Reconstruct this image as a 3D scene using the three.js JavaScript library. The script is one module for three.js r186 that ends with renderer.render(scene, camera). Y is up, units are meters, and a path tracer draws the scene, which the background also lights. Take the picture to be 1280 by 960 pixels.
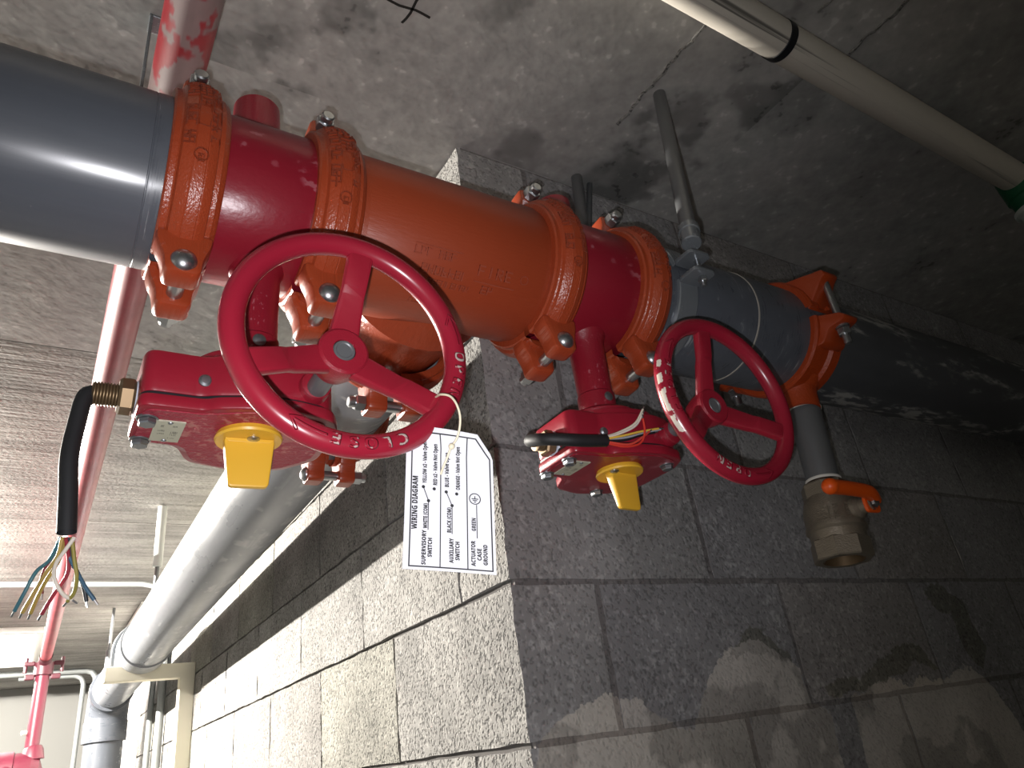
import * as THREE from 'three';
import * as BGU from 'three/addons/utils/BufferGeometryUtils.js';
import { RoundedBoxGeometry } from 'three/addons/geometries/RoundedBoxGeometry.js';
import { RectAreaLightUniformsLib } from 'three/addons/lights/RectAreaLightUniformsLib.js';
RectAreaLightUniformsLib.init();

// ------------------------------------------------------------------ camera, light, exposure
const scene = new THREE.Scene();
scene.background = new THREE.Color(0x000000);
const V = (x, y, z) => new THREE.Vector3(x, y, z);
const CAM = V(-0.53207, 1.80216, 0.83111);
const RIGHT = V(0.847116, -0.126564, 0.516117), UP = V(-0.138053, 0.885465, 0.443726), FWD = V(0.513163, 0.447139, -0.732619);
const camera = new THREE.PerspectiveCamera(2 * Math.atan(480 / 897.378) * 180 / Math.PI, 4 / 3, 0.01, 60);
camera.position.copy(CAM);
camera.quaternion.setFromRotationMatrix(new THREE.Matrix4().makeBasis(RIGHT, UP, FWD.clone().negate()));
scene.add(camera);
const renderer = new THREE.WebGLRenderer({ antialias: true });
renderer.toneMapping = THREE.LinearToneMapping;
renderer.toneMappingExposure = 1.0;
renderer.shadowMap.enabled = true;
renderer.shadowMap.type = THREE.PCFSoftShadowMap;

const FLASH_CD = 1.4, LAMP_CD = 22, FAR_LAMP = 5;
// the flash of the phone that took the picture, a few millimetres beside its lens
const FLASH = CAM.clone().addScaledVector(RIGHT, -0.011).addScaledVector(UP, -0.017);
const flash = new THREE.SpotLight(0xfbfaff, FLASH_CD, 0, 0.9, 1, 2);
flash.position.copy(FLASH);
flash.target.position.copy(FLASH).addScaledVector(FWD, 2).addScaledVector(RIGHT, -0.35);
flash.castShadow = true; flash.shadow.radius = 0.18; flash.shadow.bias = -0.0005;
flash.shadow.mapSize.set(2048, 2048); flash.shadow.camera.near = 0.02;
scene.add(flash, flash.target);

// ------------------------------------------------------------------ helpers
const LY = 2.8;                                   // ceiling height
const PY = 2.331, PZ = 0.226, PR = 0.0842;        // main pipe axis and radius
const R = d => d * Math.PI / 180;
function rng(seed) { let a = seed >>> 0; return () => { a = (a + 0x6D2B79F5) | 0; let t = Math.imul(a ^ (a >>> 15), 1 | a); t = (t + Math.imul(t ^ (t >>> 7), 61 | t)) ^ t; return ((t ^ (t >>> 14)) >>> 0) / 4294967296; }; }
const used = new Map();
function numbered(n) { const k = used.get(n) || 0; used.set(n, k + 1); return k ? `${n}_${String(k).padStart(3, '0')}` : n; }
function thing(name, label, category, pos = [0, 0, 0], group) {
  const o = new THREE.Group(); o.name = numbered(name); o.position.set(...pos); o.userData = { label, category };
  if (group) o.userData.group = group;
  scene.add(o); return o;
}
function struct(name, geo, mat, parent) {
  const m = part(name, geo, mat, parent || scene);
  if (!parent) m.userData.kind = 'structure';
  return m;
}
function part(name, geo, mat, parent, label) {
  const m = new THREE.Mesh(Array.isArray(geo) ? merge(geo) : geo, mat); m.name = parent === scene ? numbered(name) : name;
  m.castShadow = m.receiveShadow = true; if (label) m.userData.label = label;
  parent.add(m); return m;
}
function merge(list) {
  return BGU.mergeGeometries(list.map(g => { const h = g.index ? g.toNonIndexed() : g; for (const k of Object.keys(h.attributes)) if (!['position', 'normal', 'uv'].includes(k)) h.deleteAttribute(k); return h; }));
}
// its vertex matching works in centimetres, so small castings are creased at a thousand times their size
const crease = (g, a = 0.55) => { g.scale(1000, 1000, 1000); const r = BGU.toCreasedNormals(g, a); r.scale(0.001, 0.001, 0.001); return r; };
// surface of revolution about X: profile of [x, r]
function latheX(profile, seg = 64, p0 = 0, pl = Math.PI * 2, ang = 0.5) {
  const g = new THREE.LatheGeometry(profile.map(([x, r]) => new THREE.Vector2(Math.max(r, 1e-5), x)), seg, p0, pl);
  g.rotateZ(-Math.PI / 2); return crease(g, ang);
}
function latheAlong(a, b, profile, seg = 48, ang = 0.5) {   // profile of [t in metres from a, r], axis from a towards b
  const g = latheX(profile, seg, 0, Math.PI * 2, ang);
  const q = new THREE.Quaternion().setFromUnitVectors(V(1, 0, 0), b.clone().sub(a).normalize());
  return g.applyQuaternion(q).translate(a.x, a.y, a.z);
}
function rod(a, b, r, seg = 24, ch = Math.min(0.0015, r * 0.3)) {
  const L = a.distanceTo(b);
  return latheAlong(a, b, [[0, 0], [0, r - ch], [ch, r], [L - ch, r], [L, r - ch], [L, 0]], seg, 0.4);
}
function hex(a, b, r, ch = 0.0012) {               // hexagonal prism with turned corners
  const L = a.distanceTo(b);
  const g = new THREE.LatheGeometry([[0, 0], [r * 0.88, 0], [r, ch], [r, L - ch], [r * 0.88, L], [0, L]].map(p => new THREE.Vector2(Math.max(p[0], 1e-5), p[1])), 6);
  g.applyQuaternion(new THREE.Quaternion().setFromUnitVectors(V(0, 1, 0), b.clone().sub(a).normalize())).translate(a.x, a.y, a.z);
  return crease(g, 0.3);
}
function box(w, h, d, x, y, z, r = 0.002) { return new RoundedBoxGeometry(w, h, d, 2, Math.min(r, w / 2.1, h / 2.1, d / 2.1)).translate(x, y, z); }
function tube(pts, r, seg = 40, rad = 10) { return new THREE.TubeGeometry(new THREE.CatmullRomCurve3(pts), seg, r, rad); }
function ext(pts, depth, bevel = 0.0012, holes = []) {     // outline in xy, extruded along z
  const s = pts instanceof THREE.Shape ? pts : new THREE.Shape(pts.map(p => new THREE.Vector2(p[0], p[1])));
  holes.forEach(h => s.holes.push(h));
  const g = new THREE.ExtrudeGeometry(s, { depth: Math.max(depth - 2 * bevel, 1e-5), bevelEnabled: bevel > 0, bevelThickness: bevel, bevelSize: bevel, bevelOffset: -bevel, bevelSegments: 2, curveSegments: 16 });
  g.translate(0, 0, bevel); return crease(g, 0.6);
}
function roundPoly(pts, rad) {                              // shape with rounded corners
  const s = new THREE.Shape(), n = pts.length;
  for (let i = 0; i < n; i++) {
    const p = new THREE.Vector2(...pts[i]), a = new THREE.Vector2(...pts[(i + n - 1) % n]), b = new THREE.Vector2(...pts[(i + 1) % n]);
    const da = a.clone().sub(p), db = b.clone().sub(p), r = Math.min(rad, da.length() * 0.45, db.length() * 0.45);
    const u = p.clone().addScaledVector(da.normalize(), r), v = p.clone().addScaledVector(db.normalize(), r);
    if (i) s.lineTo(u.x, u.y); else s.moveTo(u.x, u.y);
    s.quadraticCurveTo(p.x, p.y, v.x, v.y);
  }
  s.closePath(); return s;
}
// ------------------------------------------------------------------ procedural textures
function fbm(W, H, px, py, oct, seed, gain = 0.5) {
  const out = new Float32Array(W * H); let amp = 1, tot = 0;
  for (let o = 0; o < oct; o++) {
    const nx = px << o, ny = py << o, r = rng(seed + o * 101), g = new Float32Array(nx * ny);
    for (let i = 0; i < g.length; i++) g[i] = r();
    for (let y = 0; y < H; y++) {
      const fy = y / H * ny, y0 = fy | 0, y1 = (y0 + 1) % ny; let ty = fy - y0; ty = ty * ty * (3 - 2 * ty);
      for (let x = 0; x < W; x++) {
        const fx = x / W * nx, x0 = fx | 0, x1 = (x0 + 1) % nx; let tx = fx - x0; tx = tx * tx * (3 - 2 * tx);
        const a = g[y0 * nx + x0], b = g[y0 * nx + x1], c = g[y1 * nx + x0], d = g[y1 * nx + x1];
        out[y * W + x] += amp * (a + (b - a) * tx + (c - a) * ty + (a - b - c + d) * tx * ty);
      }
    }
    tot += amp; amp *= gain;
  }
  for (let i = 0; i < out.length; i++) out[i] /= tot;
  return out;
}
const sst = (a, b, x) => { const t = Math.min(1, Math.max(0, (x - a) / (b - a))); return t * t * (3 - 2 * t); };
function dataTex(W, H, fn, srgb = true) {
  const d = new Uint8Array(W * H * 4), c = [0, 0, 0];
  for (let y = 0; y < H; y++) for (let x = 0; x < W; x++) {
    fn(x, y, y * W + x, c); const k = (y * W + x) * 4;
    d[k] = Math.max(0, Math.min(255, c[0])); d[k + 1] = Math.max(0, Math.min(255, c[1])); d[k + 2] = Math.max(0, Math.min(255, c[2])); d[k + 3] = 255;
  }
  const t = new THREE.DataTexture(d, W, H, THREE.RGBAFormat);
  t.magFilter = THREE.LinearFilter; t.minFilter = THREE.LinearMipmapLinearFilter; t.generateMipmaps = true;
  t.wrapS = t.wrapT = THREE.RepeatWrapping; if (srgb) t.colorSpace = THREE.SRGBColorSpace; t.needsUpdate = true; return t;
}
function canvasTex(W, H, draw, srgb = true) {
  const c = document.createElement('canvas'); c.width = W; c.height = H; draw(c.getContext('2d'), W, H);
  const t = new THREE.CanvasTexture(c); t.magFilter = THREE.LinearFilter; t.wrapS = t.wrapT = THREE.RepeatWrapping;
  if (srgb) t.colorSpace = THREE.SRGBColorSpace; return t;
}
const rep = (t, u, v) => { const c = t.clone(); c.repeat.set(u, v); c.needsUpdate = true; return c; };

// concrete ceiling near the corner: 2.6 m by 1.95 m of trowelled, stained concrete
const CW = 2048, CH = 1536;
const cA = fbm(CW, CH, 4, 3, 6, 11, 0.55), cB = fbm(CW, CH, 16, 12, 5, 23, 0.6), cC = fbm(CW, CH, 128, 96, 3, 37, 0.7), cD = fbm(CW, CH, 6, 5, 5, 71, 0.6);
const ceilMap = dataTex(CW, CH, (x, y, i, c) => {
  const blot = sst(0.5, 0.66, cD[i]) , dark = sst(0.55, 0.72, cB[i]), spk = sst(0.72, 0.8, cC[i]), pit = sst(0.7, 0.78, 1 - cC[i]);
  const mx = x / CW * 2.6 - 1.42, mz = y / CH * 1.95 - 0.98, q = (mx - 0.02) * 0.8 + (mz - 0.16) * 0.6;   // rough dark weathered streak beside the corner
  const st = (Math.abs(mx) < 0.5 && mz < 0.5 && mz > 0) ? sst(0.52, 0.6, cB[i] * 0.55 + cD[i] * 0.45 + 0.13 * Math.exp(-q * q / 0.004) - 0.04) : 0;
  const v = 160 - 34 * st * (0.6 + 0.8 * (cC[i] - 0.2)) + (cA[i] - 0.5) * 76 + (cC[i] - 0.5) * 34 - 22 * blot * (0.4 + 0.6 * dark) - 12 * dark + 16 * spk - 30 * pit * dark;
  c[0] = v * 1.0; c[1] = v * 0.99 + 2 * blot; c[2] = v * 0.97 + 2 * blot;
});
const ceilBump = dataTex(CW, CH, (x, y, i, c) => { c[0] = c[1] = c[2] = 255 * (0.5 * cB[i] + 0.3 * cA[i] + 0.2 * cC[i]); }, false);
// board-marked concrete of the far slab: grain along x
const bA = fbm(1024, 1024, 3, 48, 5, 5, 0.6), bB = fbm(1024, 1024, 5, 5, 5, 15, 0.55), bC = fbm(1024, 1024, 128, 128, 2, 19, 0.7);
const boardMap = dataTex(1024, 1024, (x, y, i, c) => {
  const v = 148 + (bA[i] - 0.5) * 60 + (bB[i] - 0.5) * 60 + (bC[i] - 0.5) * 22 - 26 * sst(0.63, 0.72, bA[i]) * sst(0.45, 0.6, bB[i]);
  c[0] = v; c[1] = v * 0.985; c[2] = v * 0.955;
});
const boardBump = dataTex(1024, 1024, (x, y, i, c) => { c[0] = c[1] = c[2] = 255 * (0.75 * bA[i] + 0.25 * bC[i]); }, false);
// concrete block: pitted aggregate, tile of 0.8 m
const kA = fbm(1024, 1024, 8, 8, 5, 41, 0.55), kB = fbm(1024, 1024, 230, 230, 2, 43, 0.75), kC = fbm(1024, 1024, 140, 140, 2, 47, 0.7);
const blockFn = (x, y, i, c) => {
  const pit = sst(0.6, 0.74, kB[i]), pale = sst(0.6, 0.75, kC[i]);
  const v = 140 + (kA[i] - 0.5) * 50 - 46 * pit + 20 * pale;
  c[0] = v; c[1] = v * 0.99; c[2] = v * 0.965;
};
const blockMap = dataTex(1024, 1024, blockFn);
const blockBump = dataTex(1024, 1024, (x, y, i, c) => { c[0] = c[1] = c[2] = 255 * (0.75 * (1 - sst(0.45, 0.78, kB[i])) + 0.25 * kA[i]); }, false);
// right-hand block face: 2.56 m by 1.28 m with its cement wash and damp stains where they are
const gA = fbm(2048, 1024, 16, 8, 5, 61, 0.55), gB = fbm(2048, 1024, 600, 300, 2, 63, 0.75), gC = fbm(2048, 1024, 360, 180, 2, 65, 0.7), gD = fbm(2048, 1024, 20, 10, 5, 67, 0.6);
function inPoly(p, x, y) { let c = false; for (let i = 0, j = p.length - 1; i < p.length; j = i++) if ((p[i][1] > y) !== (p[j][1] > y) && x < (p[j][0] - p[i][0]) * (y - p[i][1]) / (p[j][1] - p[i][1]) + p[i][0]) c = !c; return c; }
const WASH = [
  [[0.012, 1.79], [0.02, 1.812], [0.05, 1.826], [0.13, 1.828], [0.19, 1.83], [0.257, 1.812], [0.31, 1.80], [0.4, 1.805], [0.47, 1.80], [0.54, 1.815], [0.6, 1.80], [0.55, 1.6], [0.0, 1.6]],
  [[0.29, 1.80], [0.33, 1.862], [0.378, 1.896], [0.446, 1.905], [0.506, 1.884], [0.546, 1.86], [0.56, 1.8], [0.52, 1.78]],
  [[0.66, 1.81], [0.75, 1.825], [0.9, 1.80], [1.02, 1.82], [1.1, 1.79], [1.2, 1.6], [0.62, 1.6]]];
const DAMP = [[[1.0, 1.98], [1.07, 2.0], [1.13, 1.95], [1.16, 1.86], [1.10, 1.80], [1.06, 1.84], [1.07, 1.93], [1.02, 1.94]],
  [[0.37, 1.885], [0.45, 1.93], [0.53, 1.89], [0.53, 1.868], [0.45, 1.883]], [[0.6, 1.84], [0.9, 1.86], [0.95, 1.83], [0.62, 1.815]]];
const rightMap = dataTex(2048, 1024, (x, y, i, c) => {
  const wx = x / 2048 * 2.56 + (gD[i] - 0.5) * 0.05, wy = 1.55 + y / 1024 * 1.28 + (gA[i] - 0.5) * 0.05 + (gD[i] - 0.5) * 0.05 + (gC[i] - 0.5) * 0.012;
  let w = 0, dmp = 0; for (const p of WASH) if (inPoly(p, wx, wy)) w = 1; for (const p of DAMP) if (inPoly(p, wx, wy)) dmp = 1;
  const pit = sst(0.6, 0.74, gB[i]), pale = sst(0.6, 0.75, gC[i]);
  const chalk = sst(0.58, 0.66, gD[i]) * sst(0.5, 0.6, gC[i]);
  let v = 148 + (gA[i] - 0.5) * 44 - 26 * pit + 20 * pale + 10 * chalk, b = 0.99;
  if (w) { v = 204 + (gA[i] - 0.5) * 60 + (gC[i] - 0.5) * 16 - 34 * sst(0.52, 0.6, gD[i]) - 14 * sst(0.6, 0.7, gB[i]); b = 0.93; }
  if (dmp) { v -= 26; b = 0.93; }
  c[0] = v; c[1] = v * (w ? 0.975 : 0.995); c[2] = v * b;
});
const rightBump = dataTex(2048, 1024, (x, y, i, c) => { c[0] = c[1] = c[2] = 255 * (0.75 * (1 - sst(0.45, 0.78, gB[i])) + 0.25 * gA[i]); }, false);
// paint skins and pipe wear
const nA = fbm(512, 512, 32, 32, 4, 81, 0.6), nB = fbm(512, 512, 6, 6, 5, 83, 0.55), nC = fbm(512, 512, 4, 64, 4, 85, 0.6);
const peel = dataTex(512, 512, (x, y, i, c) => { c[0] = c[1] = c[2] = 255 * nA[i]; }, false);
const scuffRough = dataTex(512, 512, (x, y, i, c) => { const v = 0.36 + 0.35 * (nB[i] - 0.5) + 0.25 * (nC[i] - 0.5); c[0] = c[1] = c[2] = 255 * v; }, false);
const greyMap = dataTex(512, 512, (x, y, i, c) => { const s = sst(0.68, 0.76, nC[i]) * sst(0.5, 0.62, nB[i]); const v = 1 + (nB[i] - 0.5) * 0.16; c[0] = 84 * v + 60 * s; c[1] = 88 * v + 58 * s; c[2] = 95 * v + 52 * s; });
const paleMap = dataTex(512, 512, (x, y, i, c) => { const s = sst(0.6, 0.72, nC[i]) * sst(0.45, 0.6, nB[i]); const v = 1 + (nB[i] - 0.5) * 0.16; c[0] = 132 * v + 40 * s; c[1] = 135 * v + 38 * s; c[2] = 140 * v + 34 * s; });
const dustyMap = dataTex(512, 512, (x, y, i, c) => {
  const s = sst(0.48, 0.62, nB[i]) * sst(0.4, 0.62, nA[i]); const v = 1 + (nB[i] - 0.5) * 0.2;
  c[0] = 74 * v + 78 * s; c[1] = 76 * v + 75 * s; c[2] = 79 * v + 68 * s;
});
// ------------------------------------------------------------------ materials
const std = (color, roughness, metalness = 0, extra = {}) => new THREE.MeshPhysicalMaterial({ color, roughness, metalness, ...extra });
const M = {
  ceil: std(0xffffff, 0.92, 0, { map: ceilMap, bumpMap: ceilBump, bumpScale: 0.0015 }),
  board: std(0xffffff, 0.9, 0, { map: boardMap, bumpMap: boardBump, bumpScale: 0.0015 }),
  blocks: [0xffffff, 0xeeeceb, 0xfafaf2].map(c => std(c, 0.95, 0, { map: blockMap, bumpMap: blockBump, bumpScale: 0.002 })),
  right: [0xffffff, 0xefeff2, 0xf6f2f0].map(c => std(c, 0.93, 0, { map: rightMap, bumpMap: rightBump, bumpScale: 0.0009 })),
  mortar: std(0x555250, 0.96),
  plaster: std(0x8b8b88, 0.95), floor: std(0x3d3c3a, 0.85), whitePaint: std(0xe9e7e2, 0.7),
  orange: std(0x983e22, 0.3, 0, { bumpMap: rep(peel, 6, 1), bumpScale: 0.0006 }),
  orangeDark: std(0x9e3a12, 0.42, 0, { bumpMap: rep(peel, 3, 1), bumpScale: 0.0006 }),
  crimson: std(0x881a2a, 0.28, 0, { bumpMap: rep(peel, 3, 3), bumpScale: 0.00025 }),
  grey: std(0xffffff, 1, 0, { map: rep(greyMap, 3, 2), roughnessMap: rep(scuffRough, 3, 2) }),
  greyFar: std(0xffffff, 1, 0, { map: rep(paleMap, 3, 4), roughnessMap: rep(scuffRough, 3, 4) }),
  dusty: std(0xffffff, 0.6, 0, { map: rep(dustyMap, 2, 4) }),
  rubber: std(0x17181a, 0.6), black: std(0x1b1c20, 0.45),
  zinc: std(0xb4b7ba, 0.3, 0.95), zincDull: std(0x8d9194, 0.45, 0.9), steel: std(0x787a7c, 0.4, 0.55), galv: std(0x83888c, 0.6, 0.45, { roughnessMap: rep(scuffRough, 2, 2) }),
  brass: std(0x77634a, 0.48, 0.7), bronze: std(0x8a8172, 0.4, 0.6, { bumpMap: rep(peel, 4, 4), bumpScale: 0.0006 }),
  yellow: std(0xd8a832, 0.4), white: std(0xe6e4dc, 0.6), cream: std(0xe4dfcc, 0.6),
  wpipe: null, tape: std(0xd7d4cc, 0.75), green: std(0x0b5a38, 0.45), gum: std(0x3a2a1a, 0.8),
  red: std(0x5e2030, 0.4), darkRed: std(0x481824, 0.45),
  plate: null,
};
const wA = fbm(1024, 128, 6, 8, 5, 91, 0.6), wB = fbm(1024, 128, 40, 24, 3, 93, 0.6);
M.wpipe = std(0xffffff, 0.55, 0, { map: dataTex(1024, 128, (x, y, i, c) => { const s = sst(0.58, 0.68, wA[i]) * sst(0.5, 0.62, wB[i]); const v = 1 + (wA[i] - 0.5) * 0.12 - 0.5 * s; c[0] = 204 * v; c[1] = 198 * v; c[2] = 186 * v; }) });

// ------------------------------------------------------------------ the setting
function uvBox(g, s, ox = 0, oy = 0) {           // box-projected uv in metres / s
  const p = g.attributes.position, n = g.attributes.normal, u = g.attributes.uv;
  for (let i = 0; i < p.count; i++) {
    const ax = Math.abs(n.getX(i)), ay = Math.abs(n.getY(i)), az = Math.abs(n.getZ(i));
    let a = p.getX(i), b = p.getY(i);
    if (ax >= ay && ax >= az) a = p.getZ(i) + 0.37; else if (ay >= az) b = p.getZ(i);
    u.setXY(i, a / s + ox, b / s + oy);
  }
  return g;
}
const floorG = new THREE.BoxGeometry(8.4, 0.2, 11.6).translate(0, -0.1, -1.6);
struct('floor', floorG, M.floor);
const SEAM = -0.977;
function ceilUV(g, sx, sz) { const p = g.attributes.position, u = g.attributes.uv; for (let i = 0; i < p.count; i++) u.setXY(i, (p.getX(i) + 1.42) / sx, (p.getZ(i) + 0.98) / sz); return g; }
const ceiling = new THREE.Group(); ceiling.name = 'ceiling'; ceiling.userData = { kind: 'structure' }; scene.add(ceiling);
part('slab', ceilUV(new THREE.BoxGeometry(8.4, 0.2, 4.2 - SEAM - 0.003).translate(0, LY + 0.1, (4.2 + SEAM + 0.003) / 2), 2.6, 1.95), M.ceil, ceiling);
{ // far slab in three pours, each a piece
  const zs = [SEAM - 0.004, -2.35, -3.9, -7.4];
  for (let i = 0; i < 3; i++) part('slab', ceilUV(new THREE.BoxGeometry(8.4, 0.2, zs[i] - zs[i + 1] - 0.006).translate(0, LY + 0.102, (zs[i] + zs[i + 1]) / 2), 1.1, 1.1), M.board, ceiling);
  part('slab_joint', new THREE.BoxGeometry(8.4, 0.06, 7.4).translate(0, LY + 0.23, -4.2), M.mortar, ceiling);
}
// raised form-board fins across the slab
const rf = rng(5);
function fin(x, z0, z1, w) {
  const g = new THREE.BoxGeometry(w, 0.004, z1 - z0, 2, 1, 60).translate(x, LY - 0.0008, (z0 + z1) / 2), p = g.attributes.position;
  for (let i = 0; i < p.count; i++) { const k = Math.sin(p.getZ(i) * 71) * 0.0022 + Math.sin(p.getZ(i) * 193 + 1) * 0.0014; p.setX(i, p.getX(i) + k); if (p.getY(i) < LY - 0.001) p.setY(i, p.getY(i) + 0.0012 * Math.sin(p.getZ(i) * 131 + p.getX(i) * 400)); }
  return g;
}
part('formwork_fin', uvBox(fin(0.25, 0.17, 0.75, 0.005), 0.8), M.blocks[0], ceiling);
part('formwork_fin', uvBox(fin(0.53, 0.42, 0.8, 0.005), 0.8), M.blocks[0], ceiling);
part('formwork_fin', uvBox(fin(0.41, 0.5, 0.75, 0.003), 0.8), M.blocks[1], ceiling);
{ // black marker cross drawn on the slab
  const ink = std(0x15110f, 0.8);
  const stroke = (a, b, w) => { const g = new THREE.BoxGeometry(a.distanceTo(b), 0.0006, w, 6, 1, 1), p = g.attributes.position; for (let i = 0; i < p.count; i++) p.setZ(i, p.getZ(i) + 0.0015 * Math.sin(p.getX(i) * 120)); const d = b.clone().sub(a); g.rotateY(-Math.atan2(d.z, d.x)); return g.translate((a.x + b.x) / 2, LY - 0.0002, (a.z + b.z) / 2); };
  part('marker_cross', merge([stroke(V(-0.228, LY, 0.2125), V(-0.154, LY, 0.215), 0.004), stroke(V(-0.188, LY, 0.187), V(-0.18, LY, 0.25), 0.004)]), ink, ceiling);
}
struct('wall_left', new THREE.BoxGeometry(0.2, LY, 11.6).translate(-4.1, LY / 2, -1.6), M.plaster);
struct('wall_far', new THREE.BoxGeometry(8.4, LY, 0.2).translate(0, LY / 2, -7.3), M.plaster);
struct('wall_near', new THREE.BoxGeometry(8.4, LY, 0.2).translate(0, LY / 2, 4.1), M.plaster);
struct('wall_end', new THREE.BoxGeometry(0.2, LY, 4.2).translate(4.1, LY / 2, 2.05), M.plaster);

// the block corner: blocks one by one on a recessed mortar core
const wall = new THREE.Group(); wall.name = 'wall_right'; wall.userData = { kind: 'structure' }; scene.add(wall);
const RZ = 0.008, J = 0.0032;
{ const g = new THREE.BoxGeometry(3.99, 1.24, 0.13).translate(2.005, 2.18, -0.065 - 0.0024), p = g.attributes.position, u = g.attributes.uv; for (let i = 0; i < p.count; i++) u.setXY(i, p.getX(i) / 2.56, (p.getY(i) - 1.55) / 1.28); part('mortar_bed', g, std(0xc8c4c4, 0.95, 0, { map: rightMap, bumpMap: rightBump, bumpScale: 0.0009 }), wall); }
part('mortar_bed', new THREE.BoxGeometry(0.12, 1.24, 7.19).translate(0.06 + RZ, 2.18, -3.605), M.mortar, wall);
part('wall_base', [uvBox(new THREE.BoxGeometry(4, 1.56, 0.14).translate(2, 0.78, -0.07), 0.8), uvBox(new THREE.BoxGeometry(0.14, 1.56, 7.06).translate(0.07, 0.78, -3.67), 0.8)], M.blocks[1], wall);
const rb = rng(77);
function blockGeo(w, h, d, cx, cy, cz, seed, right) {
  const nx = Math.max(2, Math.round(w / 0.03)), ny = Math.max(2, Math.round(h / 0.025)), nz = Math.max(2, Math.round(d / 0.04));
  const g = new THREE.BoxGeometry(w, h, d, nx, ny, nz), p = g.attributes.position, hx = w / 2, hy = h / 2, hz = d / 2;
  const hsh = (x, y, z) => { const s = Math.sin(x * 127.1 + y * 311.7 + z * 74.7 + seed) * 43758.5453; return s - Math.floor(s); };
  for (let i = 0; i < p.count; i++) {
    let x = p.getX(i), y = p.getY(i), z = p.getZ(i);
    const k = (Math.abs(Math.abs(x) - hx) < 1e-5) + (Math.abs(Math.abs(y) - hy) < 1e-5) + (Math.abs(Math.abs(z) - hz) < 1e-5);
    const a = k > 1 ? 0.0026 : 0.0006, q = Math.round(x * 1e4), r = Math.round(y * 1e4), s = Math.round(z * 1e4);
    x -= Math.sign(x) * a * hsh(q, r, s) * (Math.abs(Math.abs(x) - hx) < 1e-5); y -= Math.sign(y) * a * hsh(r, s, q + 3) * (Math.abs(Math.abs(y) - hy) < 1e-5); z -= Math.sign(z) * a * hsh(s, q + 7, r) * (Math.abs(Math.abs(z) - hz) < 1e-5);
    p.setXYZ(i, x + cx, y + cy, z + cz);
  }
  if (right) { // right face keeps its own place on the stained map
    const n = g.attributes.normal, u = g.attributes.uv;
    uvBox(g, 0.8, seed * 0.37, seed * 0.61);
    for (let i = 0; i < p.count; i++) if (Math.abs(n.getX(i)) < 0.5) u.setXY(i, p.getX(i) / 2.56, (p.getY(i) - 1.55) / 1.28);
  } else uvBox(g, 0.8, seed * 0.37, seed * 0.61);
  g.computeVertexNormals(); return crease(g, 0.9);
}
for (let row = 0; row < 6; row++) {
  const y0 = 1.6 + row * 0.2, cy = y0 + 0.1, full = row % 2 === 0;        // even rows turn the corner with a stretcher on the right-hand face
  const bl = (x0, x1, z0, z1, right) => {
    const tw = 0.003 * (rb() - 0.5);
    const w = x1 - x0 - (right ? 0.006 : 0), d = z1 - z0 - J * (right ? 0 : 1);
    part('block', blockGeo(w, 0.2 - (right ? 0.006 : J), d, (x0 + x1) / 2 + (right && x0 === 0 ? -0.003 : 0), cy + tw * 0.2, (z0 + z1) / 2, Math.floor(rb() * 97), right), (right && x0 === 0) ? [M.blocks[0], M.blocks[0], M.right[0], M.right[0], M.right[0], M.right[0]] : (right ? M.right : M.blocks)[Math.floor(rb() * 3)], wall);
  };
  // row 0 (y 1.6-1.8): full=true
  if (full) { bl(0, 0.393, -0.14, 0, true); } else { bl(0, 0.15, -0.398, 0, true); }
  let z = full ? -0.142 : -0.4;
  while (z > -4.25) { bl(0, 0.14, z - 0.4, z, false); z -= 0.4; }
  if (row === 0 || true) part('block', uvBox(new THREE.BoxGeometry(0.14, 0.2 - J, 7.2 + z).translate(0.07, cy, (z - 7.2) / 2), 0.8), M.blocks[0], wall);
  let x = full ? 0.393 : 0.15;
  while (x < 2.2) { bl(x, x + 0.4, -0.14, 0, true); x += 0.4; }
  part('block', uvBox(new THREE.BoxGeometry(4 - x, 0.2 - J, 0.14).translate((4 + x) / 2, cy, -0.07), 0.8), M.right[0], wall);
}
struct('trim_1', box(0.05, 2.8, 0.9, -0.025, 1.4, -4.25, 0.003), M.whitePaint);   // white painted pier down the left-hand face

// ------------------------------------------------------------------ lamps of the room
function tubeLamp(x, z, cd, label, name) {
  const t = thing(name, label, 'lamp', [x, LY, z]);
  part('housing', box(0.07, 0.014, 1.24, -0.01, -0.0075, 0, 0.003), M.whitePaint, t);
  const glow = new THREE.MeshStandardMaterial({ color: 0xffffff, emissive: 0xfffbf2, emissiveIntensity: 6 });
  part('fluorescent_tube', latheAlong(V(0, -0.03, -0.6), V(0, -0.03, 0.6), [[0, 0], [0, 0.013], [1.2, 0.013], [1.2, 0]], 20), glow, t);
  for (const s of [-1, 1]) part('tube_holder', box(0.03, 0.034, 0.02, 0, -0.028, s * 0.612, 0.003), M.whitePaint, t);
  for (let k = 0; k < 4; k++) {
    const l = new THREE.PointLight(0xfff8ee, cd, 0, 2); l.position.set(x + 0.035, LY - 0.042, z - 0.45 + 0.3 * k);
    l.castShadow = true; l.shadow.radius = 0.6; l.shadow.bias = -0.001; scene.add(l);
  }
}
tubeLamp(-1.52, -2.6, LAMP_CD, 'nearer white batten lamp with one bare fluorescent tube under the ceiling', 'batten_lamp');
tubeLamp(-1.52, -5.2, LAMP_CD * 0.3, 'further white batten lamp with one bare fluorescent tube under the ceiling', 'batten_lamp');
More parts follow.
